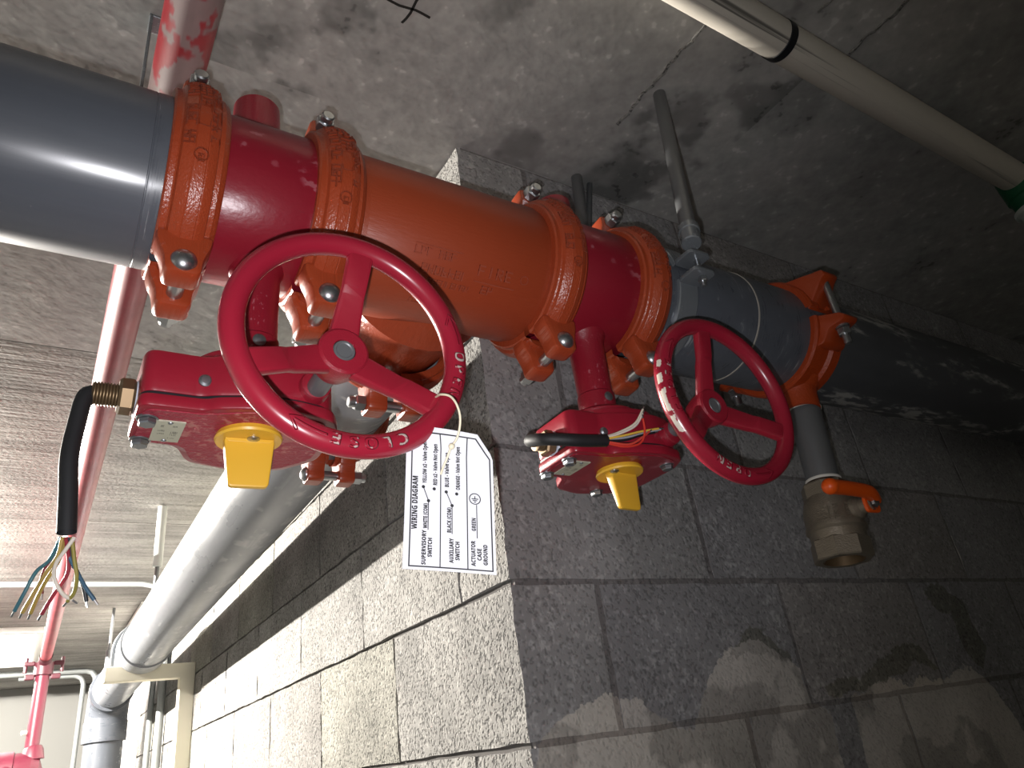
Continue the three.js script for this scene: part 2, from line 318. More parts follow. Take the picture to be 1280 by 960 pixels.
{ // flush ceiling panel far down the room
  const t = thing('ceiling_lamp_panel', 'bright square lamp panel on the ceiling behind the dusty pink pipe', 'lamp', [-0.86, LY, -5.1]);
  part('panel_frame', ext(roundPoly([[-0.37, -0.66], [0.37, -0.66], [0.37, 0.66], [-0.37, 0.66]], 0.01), 0.035, 0.002, [new THREE.Path([[-0.33, -0.62], [0.33, -0.62], [0.33, 0.62], [-0.33, 0.62]].map(p => new THREE.Vector2(...p)))]).rotateX(Math.PI / 2), M.whitePaint, t);
  part('diffuser', new THREE.BoxGeometry(0.66, 0.01, 1.24).translate(0, -0.02, 0), new THREE.MeshStandardMaterial({ color: 0xffffff, emissive: 0xffffff, emissiveIntensity: 2.2 }), t);
  const l = new THREE.RectAreaLight(0xfffaf2, FAR_LAMP, 0.64, 1.2); l.position.set(-0.86, LY - 0.04, -5.1); l.lookAt(-0.86, 0, -5.1); scene.add(l);
}

// ------------------------------------------------------------------ grey mains and their couplings
function pipeProfile(L, r, endA = true, endB = true) {
  const p = [];
  if (endA) p.push([0, r - 0.006], [0, r - 0.0015], [0.0015, r], [0.0085, r], [0.0095, r - 0.002], [0.0135, r - 0.002], [0.0145, r]); else p.push([0, r - 0.006], [0, r]);
  if (endB) p.push([L - 0.0145, r], [L - 0.0135, r - 0.002], [L - 0.0095, r - 0.002], [L - 0.0085, r], [L - 0.0015, r], [L, r - 0.0015], [L, r - 0.006]); else p.push([L, r], [L, r - 0.006]);
  return p;
}
{
  const L = 2.4;
  const t = thing('fire_main_pipe', 'grey painted main pipe entering at the left edge, with a bright scratched highlight', 'pipe', [-0.4835 - L, PY, PZ]);
  part('pipe_wall', latheX([[0, PR], [L - 0.0225, PR], [L - 0.022, PR - 0.0006], [L - 0.0212, PR - 0.0006], [L - 0.0207, PR], [L - 0.001, PR], [L, PR - 0.001], [L, PR - 0.006]], 96), M.grey, t);
  const t2 = thing('fire_main_pipe', 'dark grey main pipe at the right, inside the strap clamp and orange branch clamp', 'pipe', [0.096, PY, PZ]);
  part('pipe_wall', latheX([[0, PR - 0.005], [0, PR], [0.183, PR]], 96), M.grey, t2);
  part('chalk_ring', latheX([[0.183, PR], [0.1835, PR + 0.0009], [0.1855, PR + 0.0009], [0.186, PR]], 96), std(0x9a958c, 0.8), t2, 'pale chalk line round the pipe');
  part('pipe_wall', latheX([[0.186, PR], [0.34, PR]], 96), M.grey, t2);
  part('dusty_run', latheX([[0.34, PR], [3.9, PR]], 96), M.dusty, t2, 'run of pipe smeared with pale dust');
}
// letterlike cast marks, too worn to read
function castMarks(ctx, x, y, w, h, n, seed, lw) {
  const r = rng(seed); ctx.lineWidth = lw; const s = w / n;
  for (let i = 0; i < n; i++) {
    if (r() < 0.1) continue; const a = x + i * s, b = s * 0.62;
    ctx.beginPath(); ctx.moveTo(a, y); ctx.lineTo(a, y + h);
    if (r() < 0.6) { ctx.moveTo(a, y); ctx.lineTo(a + b, y); } if (r() < 0.5) { ctx.moveTo(a, y + h); ctx.lineTo(a + b, y + h); }
    if (r() < 0.5) { ctx.moveTo(a + b, y); ctx.lineTo(a + b, y + h * (r() < 0.5 ? 1 : 0.5)); } if (r() < 0.5) { ctx.moveTo(a, y + h / 2); ctx.lineTo(a + b, y + h / 2); }
    ctx.stroke();
  }
}
const GLYPH = { F: [[0, 0, 0, 1], [0, 1, 0.6, 1], [0, 0.5, 0.5, 0.5]], I: [[0.3, 0, 0.3, 1]], R: [[0, 0, 0, 1], [0, 1, 0.6, 1], [0.6, 1, 0.6, 0.5], [0, 0.5, 0.6, 0.5], [0.2, 0.5, 0.6, 0]], E: [[0, 0, 0, 1], [0, 1, 0.6, 1], [0, 0.5, 0.5, 0.5], [0, 0, 0.6, 0]] };
function randomGlyph(r) {
  const o = [[0, 0, 0, 1]]; if (r() < 0.55) o.push([0, 1, 0.6, 1]); if (r() < 0.5) o.push([0, 0, 0.6, 0]); if (r() < 0.5) o.push([0.6, r() < 0.5 ? 0.5 : 0, 0.6, 1]); if (r() < 0.5) o.push([0, 0.5, 0.6, 0.5]); if (r() < 0.3) o.push([0, 0.6, 0.6, 0]);
  return o;
}
// raised strokes on a cylinder about X; rad(x) is its radius. along: +1 reads round the cylinder (angle from the front, up positive), 0 reads along x
function raised(strokes, x0, a0, size, lw, hgt, rad, round) {
  const out = [];
  for (const [u0, v0, u1, v1] of strokes) {
    const n = Math.max(1, Math.round(Math.hypot(u1 - u0, v1 - v0) * 2)), L = Math.hypot(u1 - u0, v1 - v0) * size + lw, b = new THREE.BoxGeometry(L, lw, hgt + 0.001, 1, 1, 1);
    const um = (u0 + u1) / 2 * size, vm = (v0 + v1) / 2 * size, th = Math.atan2(v1 - v0, u1 - u0);
    b.rotateZ(th); const p = b.attributes.position;
    for (let i = 0; i < p.count; i++) {
      const s = p.getX(i) + um, t = p.getY(i) + vm, x = round ? x0 + t : x0 + s, r0 = rad(x), ang = a0 + (round ? -s : t) / r0, r = r0 - 0.001 + (p.getZ(i) > 0 ? hgt + 0.001 : 0);
      p.setXYZ(i, x, r * Math.sin(ang), r * Math.cos(ang));
    }
    out.push(b.toNonIndexed()); out[out.length - 1].computeVertexNormals();
  }
  return out;
}
function raisedRow(seed, n, x0, a0, size, lw, hgt, rad, round, step = 0.95) {
  const r = rng(seed), out = [];
  for (let i = 0; i < n; i++) { const g = randomGlyph(r); if (r() < 0.1) continue; const k = i * size * step; out.push(...raised(g, round ? x0 : x0 + k, round ? a0 - k / rad(x0) : a0, size, lw, hgt, rad, round)); }
  return out;
}
function couplingBump(seed) {
  const skin = fbm(1024, 256, 128, 32, 3, 300 + seed, 0.65);
  return canvasTex(1024, 256, (ctx, W, H) => {
    const im = ctx.createImageData(W, H); for (let i = 0; i < W * H; i++) { const v = 70 + 60 * (skin[i] - 0.5); im.data[4 * i] = im.data[4 * i + 1] = im.data[4 * i + 2] = v; im.data[4 * i + 3] = 255; }
    ctx.putImageData(im, 0, 0);
  }, false);
}
const carriage = (a, dir, r) => latheAlong(a, a.clone().add(dir), [[-0.001, r * 0.9], [0, r], [0.001, r], [0.0035, r * 0.9], [0.0062, r * 0.66], [0.0078, r * 0.36], [0.0084, 0]], 24, 0.9);
const couplingMats = [0, 1, 2, 3].map(k => std(0x983e22, 0.3, 0, { bumpMap: couplingBump(500 + k * 17), bumpScale: 0.002 }));
const CP = [[-0.0245, 0.0835], [-0.0245, 0.0912], [-0.0228, 0.0935], [-0.0182, 0.0935], [-0.0168, 0.0945], [-0.0152, 0.0985], [-0.0138, 0.0995], [-0.0065, 0.1025], [-0.0055, 0.1022], [-0.0048, 0.1028], [0.0048, 0.1028], [0.0055, 0.1022], [0.0065, 0.1025], [0.0125, 0.1005], [0.0142, 0.0992], [0.0152, 0.0945], [0.0192, 0.0945], [0.0215, 0.0925], [0.0232, 0.0915], [0.0245, 0.0895], [0.0245, 0.0835]];
function coupling(pos, label, mat, seed = 0, tilt = 0, topSide = 1) {
  const group = undefined;
  const t = thing('grooved_coupling', label, 'coupling', pos, group);
  // two half housings with bolt pads; the bolts run front to back at the foot and at the crown
  const pad = (front) => {
    const sh = roundPoly([[-0.0245, -0.086], [-0.0235, -0.1], [-0.0165, -0.116], [-0.0155, -0.134], [0.0155, -0.134], [0.0165, -0.116], [0.0225, -0.1], [0.0245, -0.086]], 0.012);
    const g = ext(sh, 0.026, 0.0045);
    return front ? g.translate(0, 0, 0.011) : g.translate(0, 0, -0.037);
  };
  for (const f of [1, 0]) {
    const d = 0.05, ring = latheX(CP, 72, (f ? -Math.PI / 2 : Math.PI / 2) + d, Math.PI - 2 * d);
    { const p = ring.attributes.position, u = ring.attributes.uv; for (let i = 0; i < p.count; i++) u.setY(i, (p.getX(i) + 0.0245) / 0.049); }
    const lower = pad(f), upper = lower.clone().rotateX(Math.PI).translate(0, 0, 0);
    const up2 = pad(f); up2.scale(0.85, -0.94, 1); { const h = up2.index ? up2.toNonIndexed() : up2; for (const k of ['position', 'normal', 'uv']) { const a = h.attributes[k], n = a.itemSize; for (let i = 0; i < a.count; i += 3) for (let c = 0; c < n; c++) { const x = a.array[(i + 1) * n + c]; a.array[(i + 1) * n + c] = a.array[(i + 2) * n + c]; a.array[(i + 2) * n + c] = x; } } }
    for (const p of [lower, up2]) { const u = p.attributes.uv; for (let i = 0; i < u.count; i++) u.setXY(i, 0.02 + (u.getX(i) * 3 % 0.08), 0.05); }
    const cast = [];
    if (f && seed) {
      const rad = x => { for (let i = 1; i < CP.length; i++) if (x <= CP[i][0] && CP[i][0] > CP[i - 1][0]) { const k = (x - CP[i - 1][0]) / (CP[i][0] - CP[i - 1][0]); return CP[i - 1][1] + k * (CP[i][1] - CP[i - 1][1]); } return 0.09; };
      cast.push(...raisedRow(seed, 17, -0.0145, R(38), 0.0078, 0.0013, 0.0019, rad, true, 0.78), ...raisedRow(seed + 1, 10, -0.0044, R(42), 0.0084, 0.0014, 0.0019, rad, true, 0.8), ...raisedRow(seed + 2, 16, 0.0066, R(33), 0.0074, 0.0013, 0.0018, rad, true, 0.78));
      const sq = (x, a, w, h) => raised([[0, 0, w, 0], [0, 1, w, 1], [0, 0, 0, 1], [w, 0, w, 1]], x, a, h, 0.0009, 0.0007, rad, true);
      cast.push(...sq(-0.0048, R(4), 2.6, 0.0094));
      const ring8 = []; for (let k = 0; k < 12; k++) { const A = k / 12 * 6.283, B = (k + 1) / 12 * 6.283; ring8.push([1 + Math.cos(A), 0.5 + 0.62 * Math.sin(A), 1 + Math.cos(B), 0.5 + 0.62 * Math.sin(B)]); }
      cast.push(...raised(ring8.map(q => [q[0] * 0.62, q[1], q[2] * 0.62, q[3]]), -0.0045, R(-23), 0.0092, 0.001, 0.0015, rad, true), ...raisedRow(seed + 5, 2, -0.002, R(-26), 0.0045, 0.0009, 0.0008, rad, true));
    }
    part('housing_half', [ring, lower, up2, ...cast], mat, t);
  }
  for (const s of [-1, 1]) {
    const y = s < 0 ? -0.1205 : 0.1125, hd = s < 0 ? 1 : -1;
    const b = part('bolt', [rod(V(0, y, -0.058 * hd), V(0, y, 0.036 * hd), 0.0072), carriage(V(0, y, 0.036 * hd), V(0, 0, hd), 0.0112)], M.zinc, t, 'zinc plated track bolt');
    part('nut', hex(V(0, y, -0.05 * hd), V(0, y, -0.037 * hd), 0.0105), M.zinc, b);
  }
  t.rotation.x = tilt - 0.085;
  return t;
}
coupling([-0.468, PY, PZ], 'orange coupling joining the left grey main to the first crimson valve', couplingMats[0], 211);
coupling([-0.337, PY, PZ], 'orange coupling between the first crimson valve and tee, partly behind the larger handwheel', couplingMats[1], 307, 0.02);
coupling([-0.057, PY, PZ], 'orange coupling between the tee and second crimson valve, with a dark pit', couplingMats[2], 419);
coupling([0.0805, PY, PZ], 'orange coupling between the second crimson valve and dark grey main, beside the strap clamp', couplingMats[3], 523);

// ------------------------------------------------------------------ tee with its outlet running back along the left-hand face
const TX = -0.19;
{
  const t = thing('pipe_tee', 'orange cast tee with raised lettering between the second and third couplings, outlet turned back', 'pipe fitting', [TX, PY, PZ]);
  const mat = std(0x933c20, 0.42, 0, { bumpMap: rep(peel, 8, 4), bumpScale: 0.0002 });
  const A = -0.132, B = 0.118;
  const run = latheX([[A, 0.079], [A, PR], [A + 0.012, PR], [A + 0.016, PR + 0.0018], [B - 0.016, PR + 0.0018], [B - 0.012, PR], [B, PR], [B, 0.079]], 96);
  const tr = () => PR + 0.0018, let_ = [];
  [...'FIRE'].forEach((ch, i) => let_.push(...raised(GLYPH[ch], 0.016 + i * 0.0115, R(-47), 0.0105, 0.0017, 0.0016, tr, false)));
  let_.push(...raisedRow(71, 7, -0.062, R(-42), 0.0075, 0.0012, 0.0014, tr, false), ...raisedRow(72, 7, -0.05, R(-54), 0.0085, 0.0014, 0.0014, tr, false), ...raisedRow(73, 10, -0.045, R(-62), 0.006, 0.001, 0.0012, tr, false), ...raisedRow(74, 6, -0.05, R(-80), 0.005, 0.001, 0.0007, tr, false), ...raisedRow(75, 2, 0.026, R(-60), 0.008, 0.0014, 0.0014, tr, false));
  let_.push(...raised([[0, 0, 5, 0]], -0.062, R(-35), 0.011, 0.0012, 0.0008, tr, false), ...raised([[0, 0, 4.6, 0]], 0.014, R(-52), 0.011, 0.0012, 0.0008, tr, false));
  { const o = []; for (let k = 0; k < 14; k++) { const A = k / 14 * 6.283, B = (k + 1) / 14 * 6.283; o.push([0.5 + 0.5 * Math.cos(A), 0.5 * Math.sin(A), 0.5 + 0.5 * Math.cos(B), 0.5 * Math.sin(B)]); } let_.push(...raised(o, 0.07, R(-43), 0.0095, 0.0011, 0.0009, tr, false)); }
  part('run', [run, ...let_], mat, t);
  const out = latheAlong(V(0, 0, 0), V(0, 0, -0.158), [[0.02, PR - 0.002], [0.06, PR + 0.012], [0.085, PR + 0.004], [0.1, PR + 0.0015], [0.145, PR + 0.0015], [0.148, PR], [0.158, PR], [0.158, 0.079]], 72);
  part('outlet', out, M.orange, t);
}
// branch down the left-hand face
const bp = (z) => V(-0.187, 2.3265 - 0.0115 * (0.06 - z) , z);     // its axis, falling slightly
function alongBranch(z0, z1, profile, seg = 64) { return latheAlong(bp(z0), bp(z1), profile, seg); }
{
  const t = thing('branch_pipe', 'pale glaring pipe running back along the block wall to a far elbow', 'pipe', [0, 0, 0]);
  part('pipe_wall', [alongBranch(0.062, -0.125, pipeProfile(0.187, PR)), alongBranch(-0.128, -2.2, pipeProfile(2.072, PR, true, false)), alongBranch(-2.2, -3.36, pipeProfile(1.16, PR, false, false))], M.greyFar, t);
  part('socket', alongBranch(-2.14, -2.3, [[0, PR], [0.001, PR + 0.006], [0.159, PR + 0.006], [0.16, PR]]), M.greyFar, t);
  const e = bp(-3.34), pts = []; for (let k = 0; k <= 8; k++) { const a = k / 8 * Math.PI / 2; pts.push(V(e.x, e.y - 0.13 * (1 - Math.cos(a)), e.z - 0.13 * Math.sin(a))); }
  const el = part('elbow', [tube(pts, PR + 0.008, 24, 48), alongBranch(-3.31, -3.36, [[0, PR], [0.001, PR + 0.013], [0.045, PR + 0.013], [0.05, PR]])], M.grey, t, 'darker grey socket elbow turning down');
  const b = pts[8];
  part('drop_pipe', [latheAlong(b, V(b.x, 1.0, b.z), [[0, PR + 0.012], [0.09, PR + 0.012], [0.092, PR], [b.y - 1.0, PR]], 48)], M.grey, t);
}
{
  const c = coupling([bp(0.066).x, bp(0.066).y, 0.066], 'orange coupling on the tee outlet, seen between the larger handwheel spokes', M.orange);
  c.rotation.set(0, Math.PI / 2, 0);
  const d = coupling([bp(-0.178).x, bp(-0.178).y, -0.178], 'orange pipe coupling on the pale branch pipe, bolt showing below the larger handwheel', M.orange);
  d.rotation.set(0, -Math.PI / 2, 0);
}

// ------------------------------------------------------------------ butterfly valves
function wheelTex(turn, chips, seed) {
  const wear = fbm(2048, 256, 64, 8, 4, seed, 0.6);
  const draw = (ctx, W, H, col) => {
    const put = (deg, fn) => { let u = ((deg + 720) % 360) / 360; ctx.save(); ctx.translate(u * W, H * 0.755); ctx.rotate(Math.PI); fn(); ctx.restore(); };
    ctx.textAlign = 'center'; ctx.textBaseline = 'middle';
    ctx.font = 'bold 56px sans-serif';
    if (!col) { ctx.fillStyle = '#fff'; ctx.strokeStyle = '#fff'; } else { ctx.fillStyle = '#a9958f'; ctx.strokeStyle = '#8a2438'; }
    const word = (deg, s, step) => [...s].forEach((ch, i) => put(deg - i * step, () => ctx.fillText(ch, 0, 0)));
    word(-2, 'OPEN', 8); word(292, 'CLOSE', 8.2);
    const arrow = (deg, dir) => put(deg, () => { ctx.lineWidth = 7; ctx.beginPath(); ctx.moveTo(-50 * dir, 0); ctx.lineTo(50 * dir, 0); ctx.moveTo(22 * dir, -26); ctx.lineTo(52 * dir, 0); ctx.lineTo(22 * dir, 26); ctx.stroke(); });
    if (!col) { arrow(14, -1); arrow(246, 1); }
  };
  const bump = canvasTex(2048, 256, (ctx, W, H) => { ctx.fillStyle = '#000'; ctx.fillRect(0, 0, W, H); draw(ctx, W, H, false); }, false);
  const map = canvasTex(2048, 256, (ctx, W, H) => {
    ctx.fillStyle = '#8a1a2c'; ctx.fillRect(0, 0, W, H); draw(ctx, W, H, true);
    const im = ctx.getImageData(0, 0, W, H), d = im.data;
    for (let i = 0; i < W * H; i++) { const keep = sst(0.50, 0.56, wear[i]); if (d[4 * i + 1] > 40) { d[4 * i] = d[4 * i] * keep + 140 * (1 - keep); d[4 * i + 1] = d[4 * i + 1] * keep + 26 * (1 - keep); d[4 * i + 2] = d[4 * i + 2] * keep + 44 * (1 - keep); }
      else if (chips.length) { const x = i % W, y = (i / W) | 0; for (const [u0, u1, v0, v1] of chips) { const fx = (x - u0) / (u1 - u0), fy = (y - v0) / (v1 - v0); const e = 0.3 * (wear[i] - 0.5) * 4; if (fx > 0 + e && fx < 1 + e && fy > e && fy < 1 + e * 0.5) { d[4 * i] = 205; d[4 * i + 1] = 196; d[4 * i + 2] = 182; } } } }
    ctx.putImageData(im, 0, 0);
  });
  return std(0xffffff, 0.26, 0, { map, bumpMap: bump, bumpScale: 0.0016 });
}
const bodyWear = fbm(512, 512, 24, 24, 4, 121, 0.6), bodyWear2 = fbm(512, 512, 5, 5, 4, 123, 0.6);
const scuffedPaint = dataTex(512, 512, (x, y, i, c) => { const s = sst(0.66, 0.74, bodyWear[i]) * sst(0.55, 0.64, bodyWear2[i]) * 0.6; c[0] = 130 + 42 * s; c[1] = 24 + 96 * s; c[2] = 39 + 84 * s; });
const crimsonScuffed = std(0xffffff, 0.32, 0, { map: rep(scuffedPaint, 2, 2), bumpMap: rep(peel, 3, 3), bumpScale: 0.0002 });
const oxide = dataTex(512, 512, (x, y, i, c) => { const s = sst(0.5, 0.6, bodyWear2[i] * 0.6 + bodyWear[i] * 0.4); c[0] = 150 + 24 * s; c[1] = 40 + 62 * s; c[2] = 58 + 40 * s; });
const oxideMat = std(0xffffff, 0.55, 0, { map: rep(oxide, 8, 8), bumpMap: rep(peel, 10, 10), bumpScale: 0.0012 });
const plateMat = std(0xffffff, 0.5, 0.2, { map: canvasTex(256, 256, (ctx, W, H) => { ctx.fillStyle = '#b9b8a4'; ctx.fillRect(0, 0, W, H); ctx.strokeStyle = '#55564e'; castMarks(ctx, 60, 50, 45, 22, 3, 3, 4); castMarks(ctx, 160, 44, 40, 20, 3, 5, 4); castMarks(ctx, 45, 110, 60, 16, 5, 8, 3); castMarks(ctx, 50, 150, 60, 14, 5, 9, 3); castMarks(ctx, 160, 120, 60, 50, 4, 10, 4); castMarks(ctx, 150, 200, 60, 12, 5, 12, 3); }) });
function hexHead(x, y, z, dy, r = 0.0075) { return hex(V(x, y, z), V(x, y + dy, z), r); }
function valve(x, y, label, o) {
  const t = thing('butterfly_valve', label, 'valve', [x, y, PZ]);
  const S = -0.254, B = -0.266;                                  // seam and underside of the gear case, below the pipe axis
  // body between the couplings
  part('body', [latheX([[o.bx0, 0.078], [o.bx0, PR], [o.bx0 + 0.012, PR], [o.bx0 + 0.0135, PR + 0.0006], [o.bx1 - 0.0135, PR + 0.0006], [o.bx1 - 0.012, PR], [o.bx1, PR], [o.bx1, 0.078]], 96),
    latheAlong(V(0.005, -0.07, 0.004), V(0.005, -0.125, 0.004), [[0, 0.032], [0.012, 0.027], [0.022, 0.0228], [0.055, 0.0222]], 40)], crimsonScuffed, t);
  part('boss', latheAlong(V(0, 0.07, 0), V(0, 0.145, 0), [[0, 0.027], [0.071, 0.0245], [0.074, 0.022], [0.075, 0]], 40), M.crimson, t);
  const neck = part('neck', latheAlong(V(0.005, -0.12, 0.004), V(0.005, -0.2, 0.004), [[0, 0.0222], [0.042, 0.0216], [0.044, 0.0232], [0.064, 0.0232], [0.066, 0.028], [0.08, 0.034]], 40), crimsonScuffed, t);
  part('screw', latheAlong(V(0.005, -0.173, 0.0265), V(0.005, -0.173, 0.0293), [[0, 0.006], [0.0015, 0.006], [0.0025, 0.004], [0.003, 0]], 16), M.zincDull, neck);
  // gear case: upper casting, sealing lip and bottom cover
  const up = roundPoly([[-0.088, -0.011], [-0.088, 0.059], [-0.045, 0.058], [-0.035, 0.063], [-0.012, 0.07], [0.022, 0.074], [0.055, 0.066], [0.068, 0.04], [0.068, -0.02], [0.045, -0.05], [0.0, -0.058], [-0.035, -0.045], [-0.048, -0.014]], 0.012);
  const lo = roundPoly([[-0.089, -0.012], [-0.089, 0.061], [-0.042, 0.061], [-0.034, 0.067], [-0.012, 0.074], [0.024, 0.078], [0.058, 0.069], [0.072, 0.042], [0.072, -0.022], [0.047, -0.054], [0.0, -0.062], [-0.038, -0.049], [-0.051, -0.016]], 0.01);
  const flat = (sh, y0, y1, bev) => ext(sh, y1 - y0, bev).rotateX(Math.PI / 2).translate(0, y1, 0);
  const gc = part('gear_case', [flat(up, S + 0.0012, S + 0.039, 0.004), flat(roundPoly([[-0.05, -0.05], [-0.035, 0.045], [-0.012, 0.057], [0.03, 0.06], [0.052, 0.045], [0.05, -0.04], [0.0, -0.054]], 0.03), S + 0.034, S + 0.052, 0.004),
    latheAlong(V(0, S + 0.046, 0.004), V(0, S + 0.066, 0.004), [[0, 0.05], [0.009, 0.049], [0.0115, 0.046], [0.0125, 0.038]], 48),
    latheAlong(V(0.041, -0.239, -0.05), V(0.041, -0.239, 0.088), [[0, 0], [0, 0.0135], [0.126, 0.0135], [0.129, 0.0125], [0.13, 0.01], [0.13, 0]], 32)], M.crimson, t);
  part('gasket', flat(up, S - 0.0012, S + 0.0012, 0), M.black, t, 'dark sealing gap');
  const cov = part('bottom_cover', flat(lo, B, S - 0.0012, 0.002), M.crimson, t);
  part('cover_face', flat(roundPoly([[-0.084, -0.007], [-0.084, 0.054], [-0.04, 0.055], [-0.01, 0.067], [0.022, 0.071], [0.052, 0.063], [0.065, 0.04], [0.065, -0.018], [0.043, -0.047], [0.0, -0.055], [-0.034, -0.043], [-0.046, -0.011]], 0.01), B - 0.0008, B + 0.0006, 0), o.cover, cov, 'scuffed underside');
  part('case_screw', [latheAlong(V(-0.043, -0.239, 0.0585), V(-0.043, -0.239, 0.0625), [[0, 0.0052], [0.002, 0.0052], [0.0035, 0.0035], [0.004, 0]], 18)], M.zincDull, t);
  for (const [bx, bz] of [[-0.0795, 0.037], [-0.0795, -0.006], [0.02, -0.045], [0.05, 0.05]]) part('cover_bolt', [hexHead(bx, B - 0.001, bz, -0.0055, 0.007), latheAlong(V(bx, B, bz), V(bx, B - 0.002, bz), [[0, 0.0082], [0.0015, 0.0082], [0.002, 0.007]], 18)], M.zincDull, t);
  const np = part('name_plate', new THREE.BoxGeometry(0.022, 0.0012, 0.04).translate(-0.0625, B - 0.0014, 0.018), plateMat, t, 'small riveted plate with worn print');
  for (const rz of [0.0355, 0.0005]) part('rivet', latheAlong(V(-0.0625, B - 0.002, rz), V(-0.0625, B - 0.0035, rz), [[0, 0.0022], [0.0008, 0.0018], [0.0012, 0]], 12), M.zincDull, np);
  // yellow position flag
  const ind = part('indicator', latheAlong(V(0, B - 0.0008, 0.024), V(0, B - 0.0068, 0.024), [[0, 0.026], [0.004, 0.0275], [0.006, 0.0265], [0.006, 0]], 48), M.yellow, t, 'yellow position indicator');
  const fl = ext(roundPoly([[-0.0205, 0], [0.0205, 0], [0.0158, -0.043], [-0.0158, -0.043]], 0.004), 0.011, 0.0015).translate(0, 0, -0.004);
  { const p = fl.attributes.position; for (let i = 0; i < p.count; i++) { const k = -p.getY(i) / 0.043; p.setZ(i, 0.007 + (p.getZ(i) - 0.007) * (1 - 0.5 * k)); } }
  part('flag', [fl, ext(roundPoly([[-0.02, -0.0006], [0.02, -0.0006], [0.017, -0.004], [-0.017, -0.004]], 0.001), 0.012, 0.0005).translate(0, 0, -0.0045)], M.yellow, ind).position.set(0, B - 0.0062, 0.024);
  ind.children[0].rotation.y = o.flag;
  part('screw', latheAlong(V(o.sx, B - 0.0068, o.sz), V(o.sx, B - 0.0095, o.sz), [[0, 0.0052], [0.0012, 0.0052], [0.0026, 0.003], [0.0027, 0]], 18), M.zinc, ind);
  // gland in the end of the switch box
  const gl = part('cable_gland', [hex(V(-0.0985, -0.243, 0.0225), V(-0.1105, -0.243, 0.0225), 0.0148, 0.002)].concat([...Array(o.threads)].map((_, k) => latheAlong(V(-0.1105 - k * 0.0022, -0.243, 0.0225), V(-0.1127 - k * 0.0022, -0.243, 0.0225), [[0, 0.0082], [0.0008, 0.0096], [0.0014, 0.0096], [0.0022, 0.0082]], 28))).concat([latheAlong(V(-0.1104 - o.threads * 0.0022, -0.243, 0.0225), V(-0.1114 - o.threads * 0.0022, -0.243, 0.0225), [[0, 0.0098], [0.001, 0.0075], [0.001, 0.005]], 28)]), M.brass, t, 'brass threaded cable gland');
  part('washer', latheAlong(V(-0.092, -0.243, 0.0225), V(-0.0985, -0.243, 0.0225), [[0, 0.0155], [0.003, 0.0155], [0.0065, 0.0135], [0.0065, 0.01]], 32), std(0xb9bcc8, 0.5), gl);
  gl.position.x = 0.0095;
  // handwheel: rim with three spokes and a set-back hub
  const hw = part('handwheel', new THREE.TorusGeometry(0.087, 0.009, 24, 96), o.rim, t);
  hw.position.set(o.wx, o.wy, 0.161); hw.rotation.z = o.turn;
  for (const a of o.spokes) {
    const g = ext(roundPoly([[0.008, -0.0125], [0.05, -0.0098], [0.083, -0.0105], [0.083, 0.0105], [0.05, 0.0098], [0.008, 0.0125]], 0.003), 0.0095, 0.003), p = g.attributes.position;
    for (let i = 0; i < p.count; i++) { const x0 = p.getX(i); p.setZ(i, p.getZ(i) - 0.0305 + 0.0258 * sst(0.014, 0.078, x0)); }
    g.computeVertexNormals(); part('spoke', crease(g, 0.5).rotateZ(a - o.turn), M.crimson, hw);
  }
  const hub = part('hub', latheAlong(V(0, 0, -0.045), V(0, 0, -0.016), [[0, 0.009], [0, 0.0155], [0.012, 0.0195], [0.024, 0.0205], [0.0275, 0.02], [0.029, 0.018], [0.029, 0.0092], [0.0278, 0.009]], 40), M.crimson, hw);
  part('shaft', latheAlong(V(0, 0, -0.105), V(0, 0, -0.0155), [[0, 0], [0, 0.009], [0.0875, 0.009], [0.089, 0.0082], [0.089, 0.0068], [0.0882, 0.006], [0.0882, 0]], 28), M.steel, hub, 'bare steel shaft end');
  t.rotation.x = o.tilt || 0;
  return t;
}
const rim1 = wheelTex(0, [], 141);
const rim2 = wheelTex(0, [[1462, 1488, 226, 250], [1515, 1550, 226, 256], [1580, 1680, 230, 256], [1685, 1740, 222, 254]], 151);
const X1 = -0.4025, X2 = 0.0055;
valve(X1, PY, 'crimson butterfly valve at the left whose larger handwheel holds the white wiring tag', { bx0: -0.062, bx1: 0.062, wx: 0.0415, wy: -0.242, turn: 0, rim: rim1, spokes: [R(83.5), R(203.5), R(323.5)], flag: R(-4), sx: 0.002, sz: 0.032, cover: oxideMat, threads: 8 });
valve(X2, PY + 0.002, 'crimson butterfly valve further right whose chipped handwheel overlaps the dark grey main', { bx0: -0.059, bx1: 0.071, wx: 0.0435, wy: -0.235, turn: R(-95), rim: rim2, spokes: [R(97), R(-23), R(217)], flag: R(6), sx: -0.016, sz: 0.034, cover: crimsonScuffed, threads: 4 });

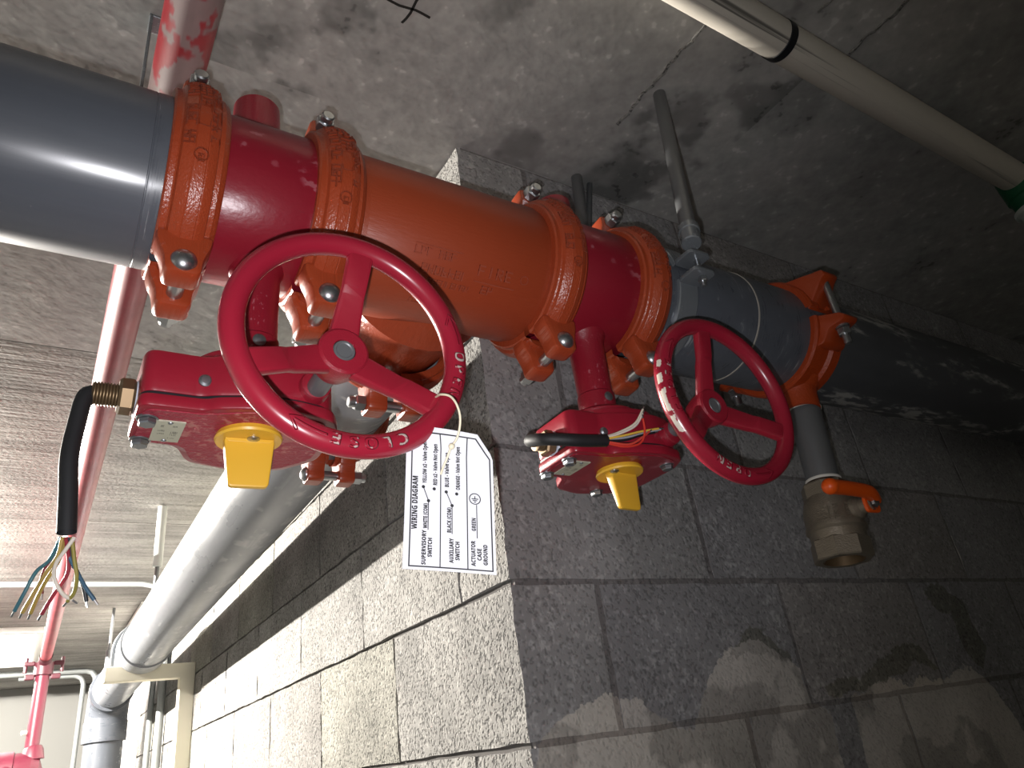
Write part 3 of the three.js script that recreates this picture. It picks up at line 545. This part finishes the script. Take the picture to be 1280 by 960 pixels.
// ------------------------------------------------------------------ cables
function wire(parent, pts, color, r = 0.0011, tip) {
  const m = part('wire', tube(pts, r, 28, 8), std(color, 0.45), parent);
  if (tip) { const e = pts[pts.length - 1], d = e.clone().sub(pts[pts.length - 2]).normalize(); part('bare_end', tube([e.clone().addScaledVector(d, -0.001), e.clone().addScaledVector(d, 0.005)], r * 0.6, 3, 6), M.zinc, m); }
  return m;
}
{
  const t = thing('switch_cable', 'black cable curving down from the first valve gland, its coloured wires splayed loose', 'cable', [0, 0, 0]);
  const gx = X1 - 0.1175, gy = PY - 0.243, gz = PZ + 0.0225;
  part('sheath', tube([V(gx, gy, gz), V(gx - 0.0045, gy - 0.003, gz + 0.002), V(-0.5285, 2.055, 0.2535), V(-0.5295, 2.03, 0.2565), V(-0.5265, 2.0, 0.2585), V(-0.524, 1.973, 0.26)], 0.0063, 48, 18), M.rubber, t);
  const a = V(-0.5285, 1.974, 0.26);
  const P = (px, py, d = 0) => { const x = (px - 640) / 897.378, y = (480 - py) / 897.378, k = (0.589 + d); return CAM.clone().addScaledVector(RIGHT, x * k).addScaledVector(UP, y * k).addScaledVector(FWD, k); };
  const W = [
    [0x3d6f7c, [[76, 672, 0], [62, 700, 0.004], [45, 715, 0.006], [30, 742, 0], [18, 764, -0.002]]], [0xb59a58, [[78, 672, -0.003], [72, 695, -0.004], [58, 715, -0.004], [46, 735, 0], [28, 766, 0]]],
    [0xa8924a, [[80, 672, 0], [74, 700, 0], [60, 722, 0], [50, 740, 0.003], [38, 767, 0.003]]], [0x96303f, [[82, 672, 0], [86, 700, 0.004], [84, 718, 0.004], [66, 745, 0.003], [52, 768, 0]]],
    [0xe6ddd0, [[93, 672, -0.004], [80, 690, -0.006], [70, 705, -0.006], [68, 722, -0.004], [78, 742, -0.002], [90, 750, 0.002]]], [0x968c46, [[90, 672, 0], [93, 700, 0], [96, 722, 0], [92, 742, 0.001], [84, 752, 0.001]]],
    [0x23262b, [[87, 672, 0.004], [90, 700, 0.005], [100, 722, 0.005], [106, 740, 0.004], [108, 752, 0.003]]], [0x3c6078, [[84, 672, 0.003], [86, 694, 0.004], [98, 718, 0.002], [108, 736, 0], [118, 750, 0]]], [0x7c2a36, [[80, 676, 0.006], [58, 708, 0.009], [52, 725, 0.009], [52, 742, 0.008]]]];
  for (const [c, pts] of W) wire(t, pts.map(p => P(...p)), c, 0.0016, true);
}
{
  const t = thing('switch_cable', 'black cable bent back across the second valve gear case with short stripped wires', 'cable', [0, 0, 0]);
  const gx = X2 - 0.1095, gy = PY - 0.24, gz = PZ + 0.0225;
  part('sheath', tube([V(gx, gy, gz), V(gx - 0.009, gy - 0.002, gz + 0.003), V(gx - 0.0165, gy - 0.008, gz + 0.018), V(gx - 0.012, gy - 0.014, gz + 0.036), V(gx + 0.006, gy - 0.018, gz + 0.048), V(gx + 0.028, gy - 0.018, gz + 0.0515), V(gx + 0.052, gy - 0.016, gz + 0.053)], 0.0066, 56, 16), M.rubber, t);
  const e = V(gx + 0.051, gy - 0.016, gz + 0.053), w = (c, pts) => wire(t, pts.map(p => V(e.x + p[0], e.y + p[1], e.z + p[2])), c, 0.0013, true);
  w(0xdcd5c2, [[0, 0.004, 0], [0.02, 0.011, 0.001], [0.045, 0.024, 0.004], [0.06, 0.042, 0.005]]); w(0xd8d2c6, [[0, 0.003, 0.002], [0.02, 0.009, 0.003], [0.043, 0.02, 0.006], [0.056, 0.035, 0.007]]);
  w(0xe0b84a, [[0, 0.001, 0.002], [0.025, 0.007, 0.004], [0.05, 0.014, 0.005], [0.076, 0.02, 0.006]]); w(0x1c1d22, [[0, -0.001, 0], [0.025, 0.002, 0.002], [0.05, 0.01, 0.004], [0.07, 0.015, 0.005]]);
  w(0xc8382c, [[0, -0.004, 0.002], [0.025, -0.006, 0.004], [0.045, 0.0, 0.006], [0.052, 0.012, 0.008], [0.053, 0.028, 0.009]]); w(0xc8473a, [[0, -0.003, 0.003], [0.03, -0.003, 0.005], [0.048, 0.006, 0.007], [0.06, 0.014, 0.007]]);
  w(0x9aa0a8, [[0, 0.002, 0], [0.025, 0.005, 0.002], [0.055, 0.013, 0.004], [0.08, 0.02, 0.005]]);
}

// ------------------------------------------------------------------ wiring tag tied to the first handwheel
{
  const near = p => CAM.clone().add(p.sub(CAM).multiplyScalar(0.935));
  const bl = near(V(-0.311, 1.928, 0.343)), br = near(V(-0.252, 1.915, 0.377)), tl = near(V(-0.305, 2.024, 0.351)), tr = near(V(-0.248, 2.005, 0.385)), pl = near(V(-0.291, 2.037, 0.361)), pr = near(V(-0.257, 2.025, 0.381));
  const t = thing('wiring_tag', 'white wiring diagram tag hanging from the rim of the first valve handwheel', 'tag', [0, 0, 0]);
  const TW = 760, TH = 1216;
  const map = canvasTex(TW, TH, (ctx, W, H) => {
    ctx.fillStyle = '#d2d2d8'; ctx.fillRect(0, 0, W, H); ctx.strokeStyle = '#08080c'; ctx.fillStyle = '#08080c';
    const X = x => (x - 78) / (476 - 78) * W, Y = y => (y - 262) / (876 - 262) * H;
    ctx.lineWidth = 11; ctx.lineJoin = 'miter';
    ctx.beginPath(); ctx.moveTo(X(105), Y(862)); ctx.lineTo(X(105), Y(345)); ctx.lineTo(X(192), Y(285)); ctx.lineTo(X(392), Y(285)); ctx.lineTo(X(462), Y(372)); ctx.lineTo(X(462), Y(862)); ctx.closePath(); ctx.stroke();
    ctx.lineWidth = 9; for (const x of [238, 356]) { ctx.beginPath(); ctx.moveTo(X(x), Y(862)); ctx.lineTo(X(x), Y(285)); ctx.stroke(); }
    const txt = (s, x, y0, y1, size) => { ctx.save(); ctx.translate(X(x), Y(y0)); ctx.rotate(-Math.PI / 2); ctx.font = `bold ${size}px sans-serif`; ctx.textBaseline = 'middle'; const w = ctx.measureText(s).width; ctx.scale((Y(y0) - Y(y1)) / w, 1); for (const o of [-1.5, 0, 1.5]) { ctx.fillText(s, o, 0); ctx.fillText(s, 0, o); } ctx.restore(); };
    txt('WIRING DIAGRAM', 123, 708, 475, 62);
    txt('SUPERVISORY', 167, 855, 710, 47); txt('SWITCH', 193, 822, 740, 47); txt('WHITE (COM)', 171, 702, 594, 47);
    txt('YELLOW x2 - Valve Open', 165, 505, 318, 47); txt('RED x2 - Valve Not Open', 213, 512, 328, 47);
    txt('AUXILIARY', 286, 840, 737, 47); txt('SWITCH', 312, 828, 748, 47); txt('BLACK (COM)', 276, 714, 604, 47);
    txt('BLUE - Valve Open', 266, 516, 360, 47); txt('ORANGE - Valve Not Open', 316, 524, 330, 47);
    txt('ACTUATOR', 380, 846, 740, 47); txt('CASE', 406, 822, 770, 47); txt('GROUND', 432, 840, 752, 47); txt('GREEN', 384, 698, 640, 47);
    ctx.lineWidth = 7; const ln = (...p) => { ctx.beginPath(); ctx.moveTo(X(p[0]), Y(p[1])); for (let i = 2; i < p.length; i += 2) ctx.lineTo(X(p[i]), Y(p[i + 1])); ctx.stroke(); };
    const dot = (x, y) => { ctx.beginPath(); ctx.arc(X(x), Y(y), 14, 0, 7); ctx.fill(); };
    ln(184, 708, 184, 582, 160, 522); dot(184, 582); dot(160, 522); dot(209, 528); ln(289, 718, 289, 595, 263, 537); dot(289, 595); dot(263, 537); dot(310, 542); ln(398, 728, 398, 582);
    ctx.lineWidth = 8; ctx.beginPath(); ctx.arc(X(391), Y(556), 46, 0, 7); ctx.stroke(); ln(391, 544, 391, 556); ln(376, 556, 406, 556); ln(381, 563, 401, 563); ln(386, 570, 396, 570);
    ctx.fillStyle = '#b9b9bb'; ctx.beginPath(); ctx.arc(X(296), Y(318), 14, 0, 7); ctx.fill();
  });
  const NU = 14, NV = 22, pos = [], uv = [], idx = [];
  const nrm = br.clone().sub(bl).cross(tl.clone().sub(bl)).normalize();
  const at = (s, v) => {    // s across 0..1, v up 0..1; chamfered shoulders above v = 0.87
    const L = v <= 0.87 ? bl.clone().lerp(tl, v / 0.87) : tl.clone().lerp(pl, (v - 0.87) / 0.13), Rr = v <= 0.84 ? br.clone().lerp(tr, v / 0.84) : tr.clone().lerp(pr, (v - 0.84) / 0.16);
    const p = L.lerp(Rr, s); const w = p.clone();
    return w.addScaledVector(nrm, -0.0022 * Math.sin(Math.PI * v) + 0.0012 * Math.sin(Math.PI * s));
  };
  const e1 = br.clone().sub(bl), e2 = tl.clone().sub(bl);
  const O = bl.clone();
  for (const side of [1, -1]) for (let j = 0; j <= NV; j++) for (let i = 0; i <= NU; i++) {
    const s = i / NU, v = j / NV, p = at(s, v), q = at(s, v).addScaledVector(nrm, side * 0.00025);
    pos.push(q.x, q.y, q.z);
    let us = s; if (v > 0.84) { const k0 = v > 0.87 ? (v - 0.87) / 0.13 * 0.27 : 0, k1 = (v - 0.84) / 0.16 * 0.2; us = k0 + s * (1 - k0 - k1); }
    uv.push(us, v);
  }
  const N = (NU + 1) * (NV + 1), id = (k, i, j) => k * N + j * (NU + 1) + i;
  for (let j = 0; j < NV; j++) for (let i = 0; i < NU; i++) { idx.push(id(0, i, j), id(0, i + 1, j), id(0, i + 1, j + 1), id(0, i, j), id(0, i + 1, j + 1), id(0, i, j + 1)); idx.push(id(1, i, j), id(1, i + 1, j + 1), id(1, i + 1, j), id(1, i, j), id(1, i, j + 1), id(1, i + 1, j + 1)); }
  for (let j = 0; j < NV; j++) for (const [i, f] of [[0, 1], [NU, 0]]) { const a = id(0, i, j), b = id(0, i, j + 1), c = id(1, i, j), d = id(1, i, j + 1); f ? idx.push(a, b, d, a, d, c) : idx.push(a, d, b, a, c, d); }
  for (let i = 0; i < NU; i++) for (const [j, f] of [[0, 1], [NV, 0]]) { const a = id(0, i, j), b = id(0, i + 1, j), c = id(1, i, j), d = id(1, i + 1, j); f ? idx.push(a, d, b, a, c, d) : idx.push(a, b, d, a, d, c); }
  const g = new THREE.BufferGeometry(); g.setAttribute('position', new THREE.Float32BufferAttribute(pos, 3)); g.setAttribute('uv', new THREE.Float32BufferAttribute(uv, 2)); g.setIndex(idx); g.computeVertexNormals();
  part('card', crease(g, 0.9), std(0xffffff, 0.55, 0, { map }), t);
  // plastic tie looped round the rim and through the tag
  const P = (px, py, d) => { const x = (px - 640) / 897.378, y = (480 - py) / 897.378; return CAM.clone().addScaledVector(RIGHT, x * d).addScaledVector(UP, y * d).addScaledVector(FWD, d); };
  const tie = part('tie', tube([P(545, 496, 0.553), P(552, 493, 0.54), P(562, 495, 0.535), P(570, 504, 0.53), P(575, 520, 0.5275), P(574, 538, 0.526), P(570, 550, 0.525), P(564.5, 558, 0.523), P(559, 572, 0.522), P(554, 584, 0.521), P(551, 593, 0.519)], 0.0009, 64, 8), std(0xd9cfb4, 0.5), t, 'thin cream plastic tie');
  part('tie_bead', new THREE.SphereGeometry(0.0024, 16, 12).translate(...P(564.5, 558, 0.522).toArray()), std(0xd9cfb4, 0.5), tie);
}

// ------------------------------------------------------------------ strap clamp and its ceiling braces
const KX = 0.137;
{
  const t = thing('strap_clamp', 'galvanized split strap clamp round the dark grey main right of the last coupling', 'pipe clamp', [KX, PY, PZ]);
  for (const s of [1, -1]) {
    const d = 0.13, ring = latheX([[-0.017, PR], [-0.017, PR + 0.004], [-0.0155, PR + 0.005], [0.0155, PR + 0.005], [0.017, PR + 0.004], [0.017, PR]], 64, (s > 0 ? -Math.PI : 0) + d, Math.PI - 2 * d);
    const ears = [1, -1].map(f => ext(roundPoly([[-0.019, 0], [-0.019, 0.034], [0.019, 0.034], [0.019, 0]], 0.008), 0.0055, 0.001).rotateX(-Math.PI / 2).rotateY(f > 0 ? Math.PI : 0).translate(0, s > 0 ? 0.011 : -0.0165, f * (PR + 0.002)));
    part('strap_half', [ring, ...ears], M.galv, t);
  }
  for (const f of [1, -1]) part('bolt', [rod(V(0.004, -0.03, f * 0.107), V(0.004, 0.028, f * 0.107), 0.0036), hex(V(0.004, -0.024, f * 0.107), V(0.004, -0.017, f * 0.107), 0.0065), hex(V(0.004, 0.0165, f * 0.107), V(0.004, 0.0225, f * 0.107), 0.0065)], M.zinc, t);
  for (const [nm, lb, a, b] of [['brace_tube', 'galvanized brace tube leaning from the strap clamp up to the open ceiling', V(KX + 0.004, 2.37, 0.333), V(0.277, LY - 0.001, 0.257)], ['brace_tube', 'short visible galvanized brace tube behind the third coupling at the ceiling corner', V(KX + 0.004, 2.37, 0.119), V(0.262, LY - 0.001, 0.024)]]) {
    const br = thing(nm, lb, 'brace', [0, 0, 0]), d = b.clone().sub(a), L = d.length(); d.normalize();
    const at = k => a.clone().addScaledVector(d, k);
    part('tube', rod(at(0.024), b, 0.0112, 28), M.steel, br);
    part('swivel_fitting', [rod(at(-0.002), at(0.03), 0.0135, 24), rod(at(0.022), at(0.036), 0.0148, 24)], M.galv, br);
  }
  const h = thing('hanger_rod', 'thin dark hanger rod beside the short brace tube behind the third coupling', 'rod', [0, 0, 0]);
  part('rod', rod(V(0.2, 2.42, 0.03), V(0.298, LY - 0.001, 0.02), 0.006), M.zincDull, h);
}

// ------------------------------------------------------------------ orange branch clamp, nipple and ball valve
const MX = 0.43;
{
  const t = thing('branch_clamp', 'orange bolted branch clamp on the dark grey main with ears and bottom outlet', 'pipe clamp', [MX, PY, PZ]);
  const prof = [[-0.034, PR], [-0.034, PR + 0.007], [-0.03, PR + 0.01], [-0.012, PR + 0.01], [-0.008, PR + 0.005], [0.008, PR + 0.005], [0.012, PR + 0.01], [0.03, PR + 0.01], [0.034, PR + 0.007], [0.034, PR]];
  for (const s of [1, -1]) {
    const d = 0.1, ring = latheX(prof, 64, (s > 0 ? -Math.PI : 0) + d, Math.PI - 2 * d);
    const ears = [1, -1].map(f => {
      const pts = s > 0 ? [[0.052, 0.074], [0.1, 0.064], [0.119, 0.062], [0.123, 0.052], [0.112, 0.045], [0.0835, 0.006], [0.07, 0.02]] : [[0.0835, -0.005], [0.122, -0.018], [0.128, -0.026], [0.122, -0.032], [0.1, -0.034], [0.088, -0.055], [0.072, -0.055]];
      const g = ext(roundPoly(pts, 0.007), 0.056, 0.003).translate(0, 0, -0.028).rotateY(f > 0 ? -Math.PI / 2 : Math.PI / 2), p = g.attributes.position;
      for (let i = 0; i < p.count; i++) { const k = sst(0.075, 0.12, Math.abs(p.getZ(i))); p.setX(i, p.getX(i) * (1 - 0.38 * k)); }
      g.computeVertexNormals(); return crease(g, 0.6);
    });
    const web = [];
    const extra = s < 0 ? [latheAlong(V(0.004, -0.07, 0), V(-0.001, -0.125, 0), [[0, 0.048], [0.015, 0.038], [0.022, 0.031], [0.03, 0.029], [0.054, 0.029], [0.055, 0.026]], 40)] : [];
    part('clamp_half', [ring, ...ears, ...web, ...extra], M.orangeDark, t);
  }
  for (const f of [1, -1]) part('bolt', [rod(V(0, 0.05, f * 0.109), V(0, -0.062, f * 0.109), 0.0055), hex(V(0, -0.036, f * 0.109), V(0, -0.047, f * 0.109), 0.0098), latheAlong(V(0, -0.032, f * 0.109), V(0, -0.036, f * 0.109), [[0, 0.011], [0.003, 0.011], [0.004, 0.009]], 20)], M.zinc, t, 'long zinc bolt with washer and nut');
}
const na = V(0.436, 2.212, 0.227), nb = V(0.4225, 2.088, 0.227), nd = nb.clone().sub(na).normalize(), NP = k => na.clone().addScaledVector(nd, k);
{
  const t = thing('pipe_nipple', 'short bare steel nipple under the orange branch clamp with white thread tape at both ends', 'pipe', [0, 0, 0]);
  part('pipe_wall', latheAlong(NP(-0.008), NP(0.133), [[0, 0.018], [0, 0.0235], [0.02, 0.0238], [0.125, 0.0238], [0.141, 0.0225], [0.141, 0.018]], 40), M.steel, t);
  const tp = (k, h, r0) => { const g = latheAlong(NP(k), NP(k + h), [[0, r0 - 0.003], [0.0005, r0], [h * 0.5, r0 + 0.0006], [h - 0.0005, r0], [h, r0 - 0.003]], 48), p = g.attributes.position; return g; };
  part('thread_tape', tp(-0.001, 0.0055, 0.0252), M.tape, t, 'white thread tape'); part('thread_tape', tp(0.119, 0.005, 0.0252), M.tape, t, 'white thread tape');
  part('sealant', tp(0.1235, 0.004, 0.0256), M.gum, t, 'dark smeared sealant');
}
{
  const t = thing('ball_valve', 'bronze coloured ball valve with orange lever at the end of the steel nipple', 'valve', [0, 0, 0]);
  const v0 = 0.128, at = k => NP(v0 + k * 0.84);
  const bq = new THREE.Quaternion().setFromUnitVectors(V(1, 0, 0), nd), o0 = at(0.024), br = () => 0.0402;
  const marks = [...raised([[0, 0, 3.4, 0]], 0.022, R(-8), 0.0058, 0.0016, 0.0012, br, false), ...raised([[0, 0, 3.4, 0]], 0.022, R(8), 0.0058, 0.0016, 0.0012, br, false), ...raised([[0, 0, 3.4, 0]], 0.022, R(-62), 0.0058, 0.0013, 0.001, br, false), ...raisedRow(31, 4, 0.0225, R(-52), 0.0062, 0.0012, 0.0011, br, false, 0.8), ...raisedRow(41, 5, 0.0225, R(-29), 0.0052, 0.0011, 0.0011, br, false, 0.75), ...raisedRow(51, 2, 0.026, R(24), 0.0062, 0.0012, 0.0011, br, false)].map(g => g.applyQuaternion(bq).translate(o0.x, o0.y, o0.z));
  part('body', merge([...marks, latheAlong(at(0.024), at(0.104), [[0, 0.0325], [0.005, 0.035], [0.008, 0.036], [0.023, 0.04], [0.042, 0.04], [0.045, 0.0415], [0.05, 0.0415], [0.053, 0.038], [0.067, 0.037]], 56)]), M.bronze, t);
  const oct = (k0, k1, r) => { const a = at(k0), b = at(k1), g = new THREE.LatheGeometry([[r * 0.7, 0], [r * 0.95, 0], [r, 0.002], [r, a.distanceTo(b) - 0.002], [r * 0.95, a.distanceTo(b)], [r * 0.7, a.distanceTo(b)]].map(p => new THREE.Vector2(...p)), 8); g.rotateY(0.35).applyQuaternion(new THREE.Quaternion().setFromUnitVectors(V(0, 1, 0), nd)).translate(a.x, a.y, a.z); return crease(g, 0.3); };
  part('end_nut', oct(0, 0.027, 0.0345), M.bronze, t); part('end_nut', oct(0.1, 0.134, 0.0405), M.bronze, t);
  part('bore', latheAlong(at(0.134), at(0.105), [[0, 0.0285], [0, 0.027], [0.024, 0.026], [0.024, 0]], 36), M.brass, t, 'brass bore');
  const c = at(0.058);
  part('stem', [latheAlong(V(c.x, c.y, c.z + 0.03), V(c.x, c.y, c.z + 0.066), [[0, 0.0165], [0.014, 0.0155], [0.018, 0.011], [0.032, 0.0105], [0.036, 0.009]], 28)], M.bronze, t);
  const lv = part('lever', [tube([V(c.x + 0.012, c.y + 0.006, c.z + 0.061), V(c.x - 0.012, c.y + 0.0115, c.z + 0.071), V(c.x - 0.05, c.y + 0.013, c.z + 0.074), V(c.x - 0.105, c.y + 0.012, c.z + 0.077)], 0.0098, 32, 14), new THREE.SphereGeometry(0.0108, 20, 14).translate(c.x - 0.105, c.y + 0.012, c.z + 0.077),
    ext(roundPoly([[-0.014, -0.013], [0.017, -0.013], [0.017, 0.011], [-0.014, 0.011]], 0.008), 0.005, 0.001).translate(c.x, c.y, c.z + 0.0585)], std(0xe0560f, 0.38), t, 'orange plastic coated lever');
  part('lever_nut', hex(V(c.x, c.y, c.z + 0.063), V(c.x, c.y, c.z + 0.071), 0.0075), M.zinc, lv);
}

// ------------------------------------------------------------------ pipes under the ceiling
{
  const t = thing('ceiling_pipe', 'off-white pipe with a black band crossing the upper right under the ceiling', 'pipe', [0, 0, 0]);
  const a = V(-0.9, 2.728, 0.462), b = V(1.1, 2.724, 0.464);
  part('pipe_wall', rod(a, b, 0.03, 48), M.wpipe, t);
  part('band', latheAlong(V(0.3135, 2.725, 0.463), V(0.3315, 2.725, 0.463), [[0, 0.03], [0.001, 0.0312], [0.015, 0.0312], [0.016, 0.03]], 48), M.black, t, 'black band');
  const gA = V(1.09, 2.742, 0.464), gB = V(1.098, 2.655, 0.468);
  const f = part('end_fitting', [latheAlong(gA, gB, [[0, 0], [0, 0.038], [0.006, 0.042], [0.06, 0.042], [0.062, 0.0385], [0.087, 0.037]], 44)], M.green, t, 'green plastic elbow fitting');
  const gC = V(1.104, 2.59, 0.471);
  part('clear_sleeve', latheAlong(gB, gC, [[0, 0.034], [0.001, 0.044], [0.01, 0.044], [0.012, 0.036], [0.066, 0.035]], 40), std(0xbfc8c2, 0.3), f, 'pale translucent collar below the fitting');
}
{
  const t = thing('sprinkler_pipe', 'dusty pink pipe with red patches crossing above the left grey main', 'pipe', [0, 0, 0]);
  const pa = fbm(1024, 256, 96, 4, 4, 171, 0.6), pb = fbm(1024, 256, 48, 12, 3, 173, 0.6);
  const map = dataTex(1024, 256, (x, y, i, c) => {    // x: 4.9 m from near to far, y: round the pipe
    const z = 0.55 - x / 1024 * 4.9; let k = z > 0.07 && z < 0.28 ? sst(0.5, 0.54, pa[i] + 0.16 * Math.exp(-Math.pow((z - 0.185) / 0.05, 2)) - 0.05) : 0;
    const far = z < 0.09 ? 1 : 0, d = (pa[i] - 0.5) * 40 + (pb[i] - 0.5) * 16, mix = (a, b) => a + (b - a) * k;
    c[0] = mix(far ? 146 : 130, 140) + d; c[1] = mix(far ? 56 : 110, 22) + d * 0.7; c[2] = mix(far ? 64 : 109, 34) + d * 0.7;
  });
  map.wrapS = map.wrapT = THREE.RepeatWrapping;
  const L = 4.9, a = V(-0.479, 2.61, 0.55), b = V(-0.466, 2.61, 0.55 - L);
  const g = latheAlong(a, b, [[0, 0.03], [0.5, 0.03], [1.5, 0.03], [3, 0.03], [L, 0.03]], 36), u = g.attributes.uv, p = g.attributes.position;
  for (let i = 0; i < p.count; i++) { const v = u.getX(i); u.setXY(i, (0.55 - p.getZ(i)) / L, v); }
  part('pipe_wall', g, std(0xffffff, 0.4, 0, { map }), t);
  part('end_elbow', tube([V(-0.466, 2.61, -4.3), V(-0.466, 2.608, -4.4), V(-0.466, 2.58, -4.455), V(-0.466, 2.5, -4.46)], 0.034, 20, 24), M.darkRed, t);
  const d = thing('red_drop_pipe', 'red pipe dropping at the far left below the winged coupling', 'pipe', [-0.466, 2.5, -4.46]);
  part('pipe_wall', latheAlong(V(0, 0.06, 0), V(0, -0.4, 0), [[0, 0.036], [0.46, 0.036]], 32), M.red, d);
  const wing = part('winged_coupling', [latheAlong(V(0, 0.1, 0), V(0, 0.02, 0), [[0, 0.036], [0.005, 0.05], [0.075, 0.05], [0.08, 0.036]], 32)].concat([-1, 1].map(s => box(0.055, 0.025, 0.03, s * 0.075, 0.09, 0, 0.006))).concat([-1, 1].map(s => box(0.05, 0.03, 0.04, s * 0.065, 0.015, 0, 0.006))), M.darkRed, d, 'dull red grooved coupling with side lugs');
  for (const s of [-1, 1]) part('lug_bolt', rod(V(s * 0.092, 0.04, 0), V(s * 0.092, 0.125, 0), 0.01, 12), M.darkRed, wing);
  part('tap', [rod(V(-0.06, -0.28, 0.02), V(-0.03, -0.28, 0.0), 0.012, 12)], M.cream, d);
  const e = thing('red_tee', 'large red pipe fitting at the bottom left corner under the red drop pipe', 'pipe fitting', [-0.49, 2.03, -4.46]);
  part('run', latheAlong(V(-0.5, 0, 0), V(0.09, 0, 0), [[0, 0.09], [0.46, 0.09], [0.53, 0.082], [0.57, 0.055], [0.59, 0]], 40), M.red, e);
  part('neck', latheAlong(V(0.034, 0.05, 0), V(0.034, 0.12, 0), [[0, 0.06], [0.05, 0.05], [0.07, 0.038]], 28), M.red, e);
  part('saddle', [latheAlong(V(-0.14, 0, 0), V(-0.05, 0, 0), [[0, 0.088], [0.005, 0.1], [0.085, 0.1], [0.09, 0.088]], 40), latheAlong(V(-0.09, -0.02, 0.08), V(-0.09, -0.05, 0.13), [[0, 0.05], [0.04, 0.04], [0.05, 0.02], [0.055, 0]], 24)], M.red, e);
}
{ // sheet strap that hangs the pink pipe
  const t = thing('pipe_hanger', 'bent grey sheet strap hanging beside the pink pipe above the left grey main', 'hanger', [0, 0, 0]);
  part('strap', [box(0.004, 0.2, 0.03, -0.514, 2.7, 0.03, 0.001), box(0.05, 0.004, 0.03, -0.492, 2.798, 0.03, 0.001), tube([V(-0.514, 2.605, 0.03), V(-0.507, 2.58, 0.03), V(-0.479, 2.574, 0.03)], 0.004, 16, 8)], M.galv, t);
}

// ------------------------------------------------------------------ brackets, rods and conduits at the far end of the left-hand face
{
  const t = thing('wall_bracket', 'cream steel bracket under the pale branch pipe with a leg down the block wall', 'bracket', [0, 2.2, -2.3]);
  part('arm', box(0.305, 0.052, 0.055, -0.1525, 0.015, 0, 0.003), M.cream, t);
  part('leg', box(0.052, 0.33, 0.055, -0.026, -0.172, 0, 0.003), M.cream, t);
  const ub = []; for (let k = 0; k <= 12; k++) { const a = -Math.PI / 2 * 0 + Math.PI * k / 12; ub.push(V(-0.187 - (PR + 0.012) * Math.cos(a), 0.1 + (PR + 0.012) * Math.sin(a), 0)); }
  part('u_bolt', tube([V(-0.187 - PR - 0.012, 0.03, 0), ...ub, V(-0.187 + PR + 0.012, 0.03, 0)], 0.007, 60, 10), M.galv, t);
}
function hangRod(x, z, y0, label, thickTop) {
  const t = thing('hanger_rod', label, 'rod', [x, y0, z]), H = LY - y0;
  part('rod', rod(V(0, 0, 0), V(0, H - 0.0005, 0), 0.008, 14), M.steel, t);
  part('sleeve', thickTop ? rod(V(0, H * 0.42, 0), V(0, H - 0.001, 0), 0.0165, 18) : rod(V(0, 0, 0), V(0, H * 0.36, 0), 0.015, 18), thickTop ? std(0xc9cbc8, 0.5) : M.zincDull, t);
}
hangRod(-0.184, -2.12, 2.392, 'hanger rod with a thick pale upper sleeve dropping to the pale branch pipe', true);
hangRod(-0.172, -3.96, 2.44, 'thin hanger rod with a thick lower end, the further one above the pale branch pipe', false);
function conduit(label, pts, r, group) {
  const t = thing('conduit', label, 'conduit', [0, 0, 0], group);
  const c = new THREE.CurvePath(); const rb2 = 0.09;
  const q = []; pts.forEach((p, i) => { if (i === 0 || i === pts.length - 1) q.push(p); else { const a = p.clone().add(pts[i - 1].clone().sub(p).setLength(rb2)), b = p.clone().add(pts[i + 1].clone().sub(p).setLength(rb2)); for (let k = 0; k <= 6; k++) { const s = k / 6; q.push(a.clone().multiplyScalar((1 - s) * (1 - s)).addScaledVector(p, 2 * s * (1 - s)).addScaledVector(b, s * s)); } } });
  for (let i = 0; i + 1 < q.length; i++) c.add(new THREE.LineCurve3(q[i], q[i + 1]));
  part('tube', new THREE.TubeGeometry(c, 120, r, 12), M.condu, t);
}
M.condu = std(0x959999, 0.45, 0.3);
conduit('pale metal conduit crossing the ceiling nearest the loose wires, then turning down the wall', [V(-3.9, 2.77, -3.26), V(-0.02, 2.77, -3.26), V(-0.02, 1.2, -3.26)], 0.0135);
conduit('galvanized conduit running straight down the block wall behind the cream bracket', [V(-0.022, 2.798, -2.93), V(-0.022, 1.2, -2.93)], 0.0165);
conduit('far metal conduit crossing the ceiling behind the red winged coupling', [V(-3.9, 2.765, -6.1), V(-0.08, 2.765, -6.1), V(-0.08, 1.2, -6.1)], 0.022);
conduit('lower far metal conduit bending down beside the pale branch pipe elbow', [V(-0.6, 2.74, -6.16), V(-0.16, 2.74, -6.16), V(-0.16, 1.2, -6.16)], 0.018);

// the flash itself: a small disc beside the lens
{
  const t = thing('camera_flash', 'tiny white camera flash disc beside the lens, outside the picture', 'flash lamp', [0, 0, 0]);
  const f = FLASH.clone().addScaledVector(FWD, -0.003);
  part('led', latheAlong(f, f.clone().addScaledVector(FWD, 0.001), [[0, 0], [0, 0.0032], [0.001, 0.0032], [0.001, 0]], 20), new THREE.MeshStandardMaterial({ color: 0xffffff, emissive: 0xffffff, emissiveIntensity: 2 }), t);
}
renderer.render(scene, camera);
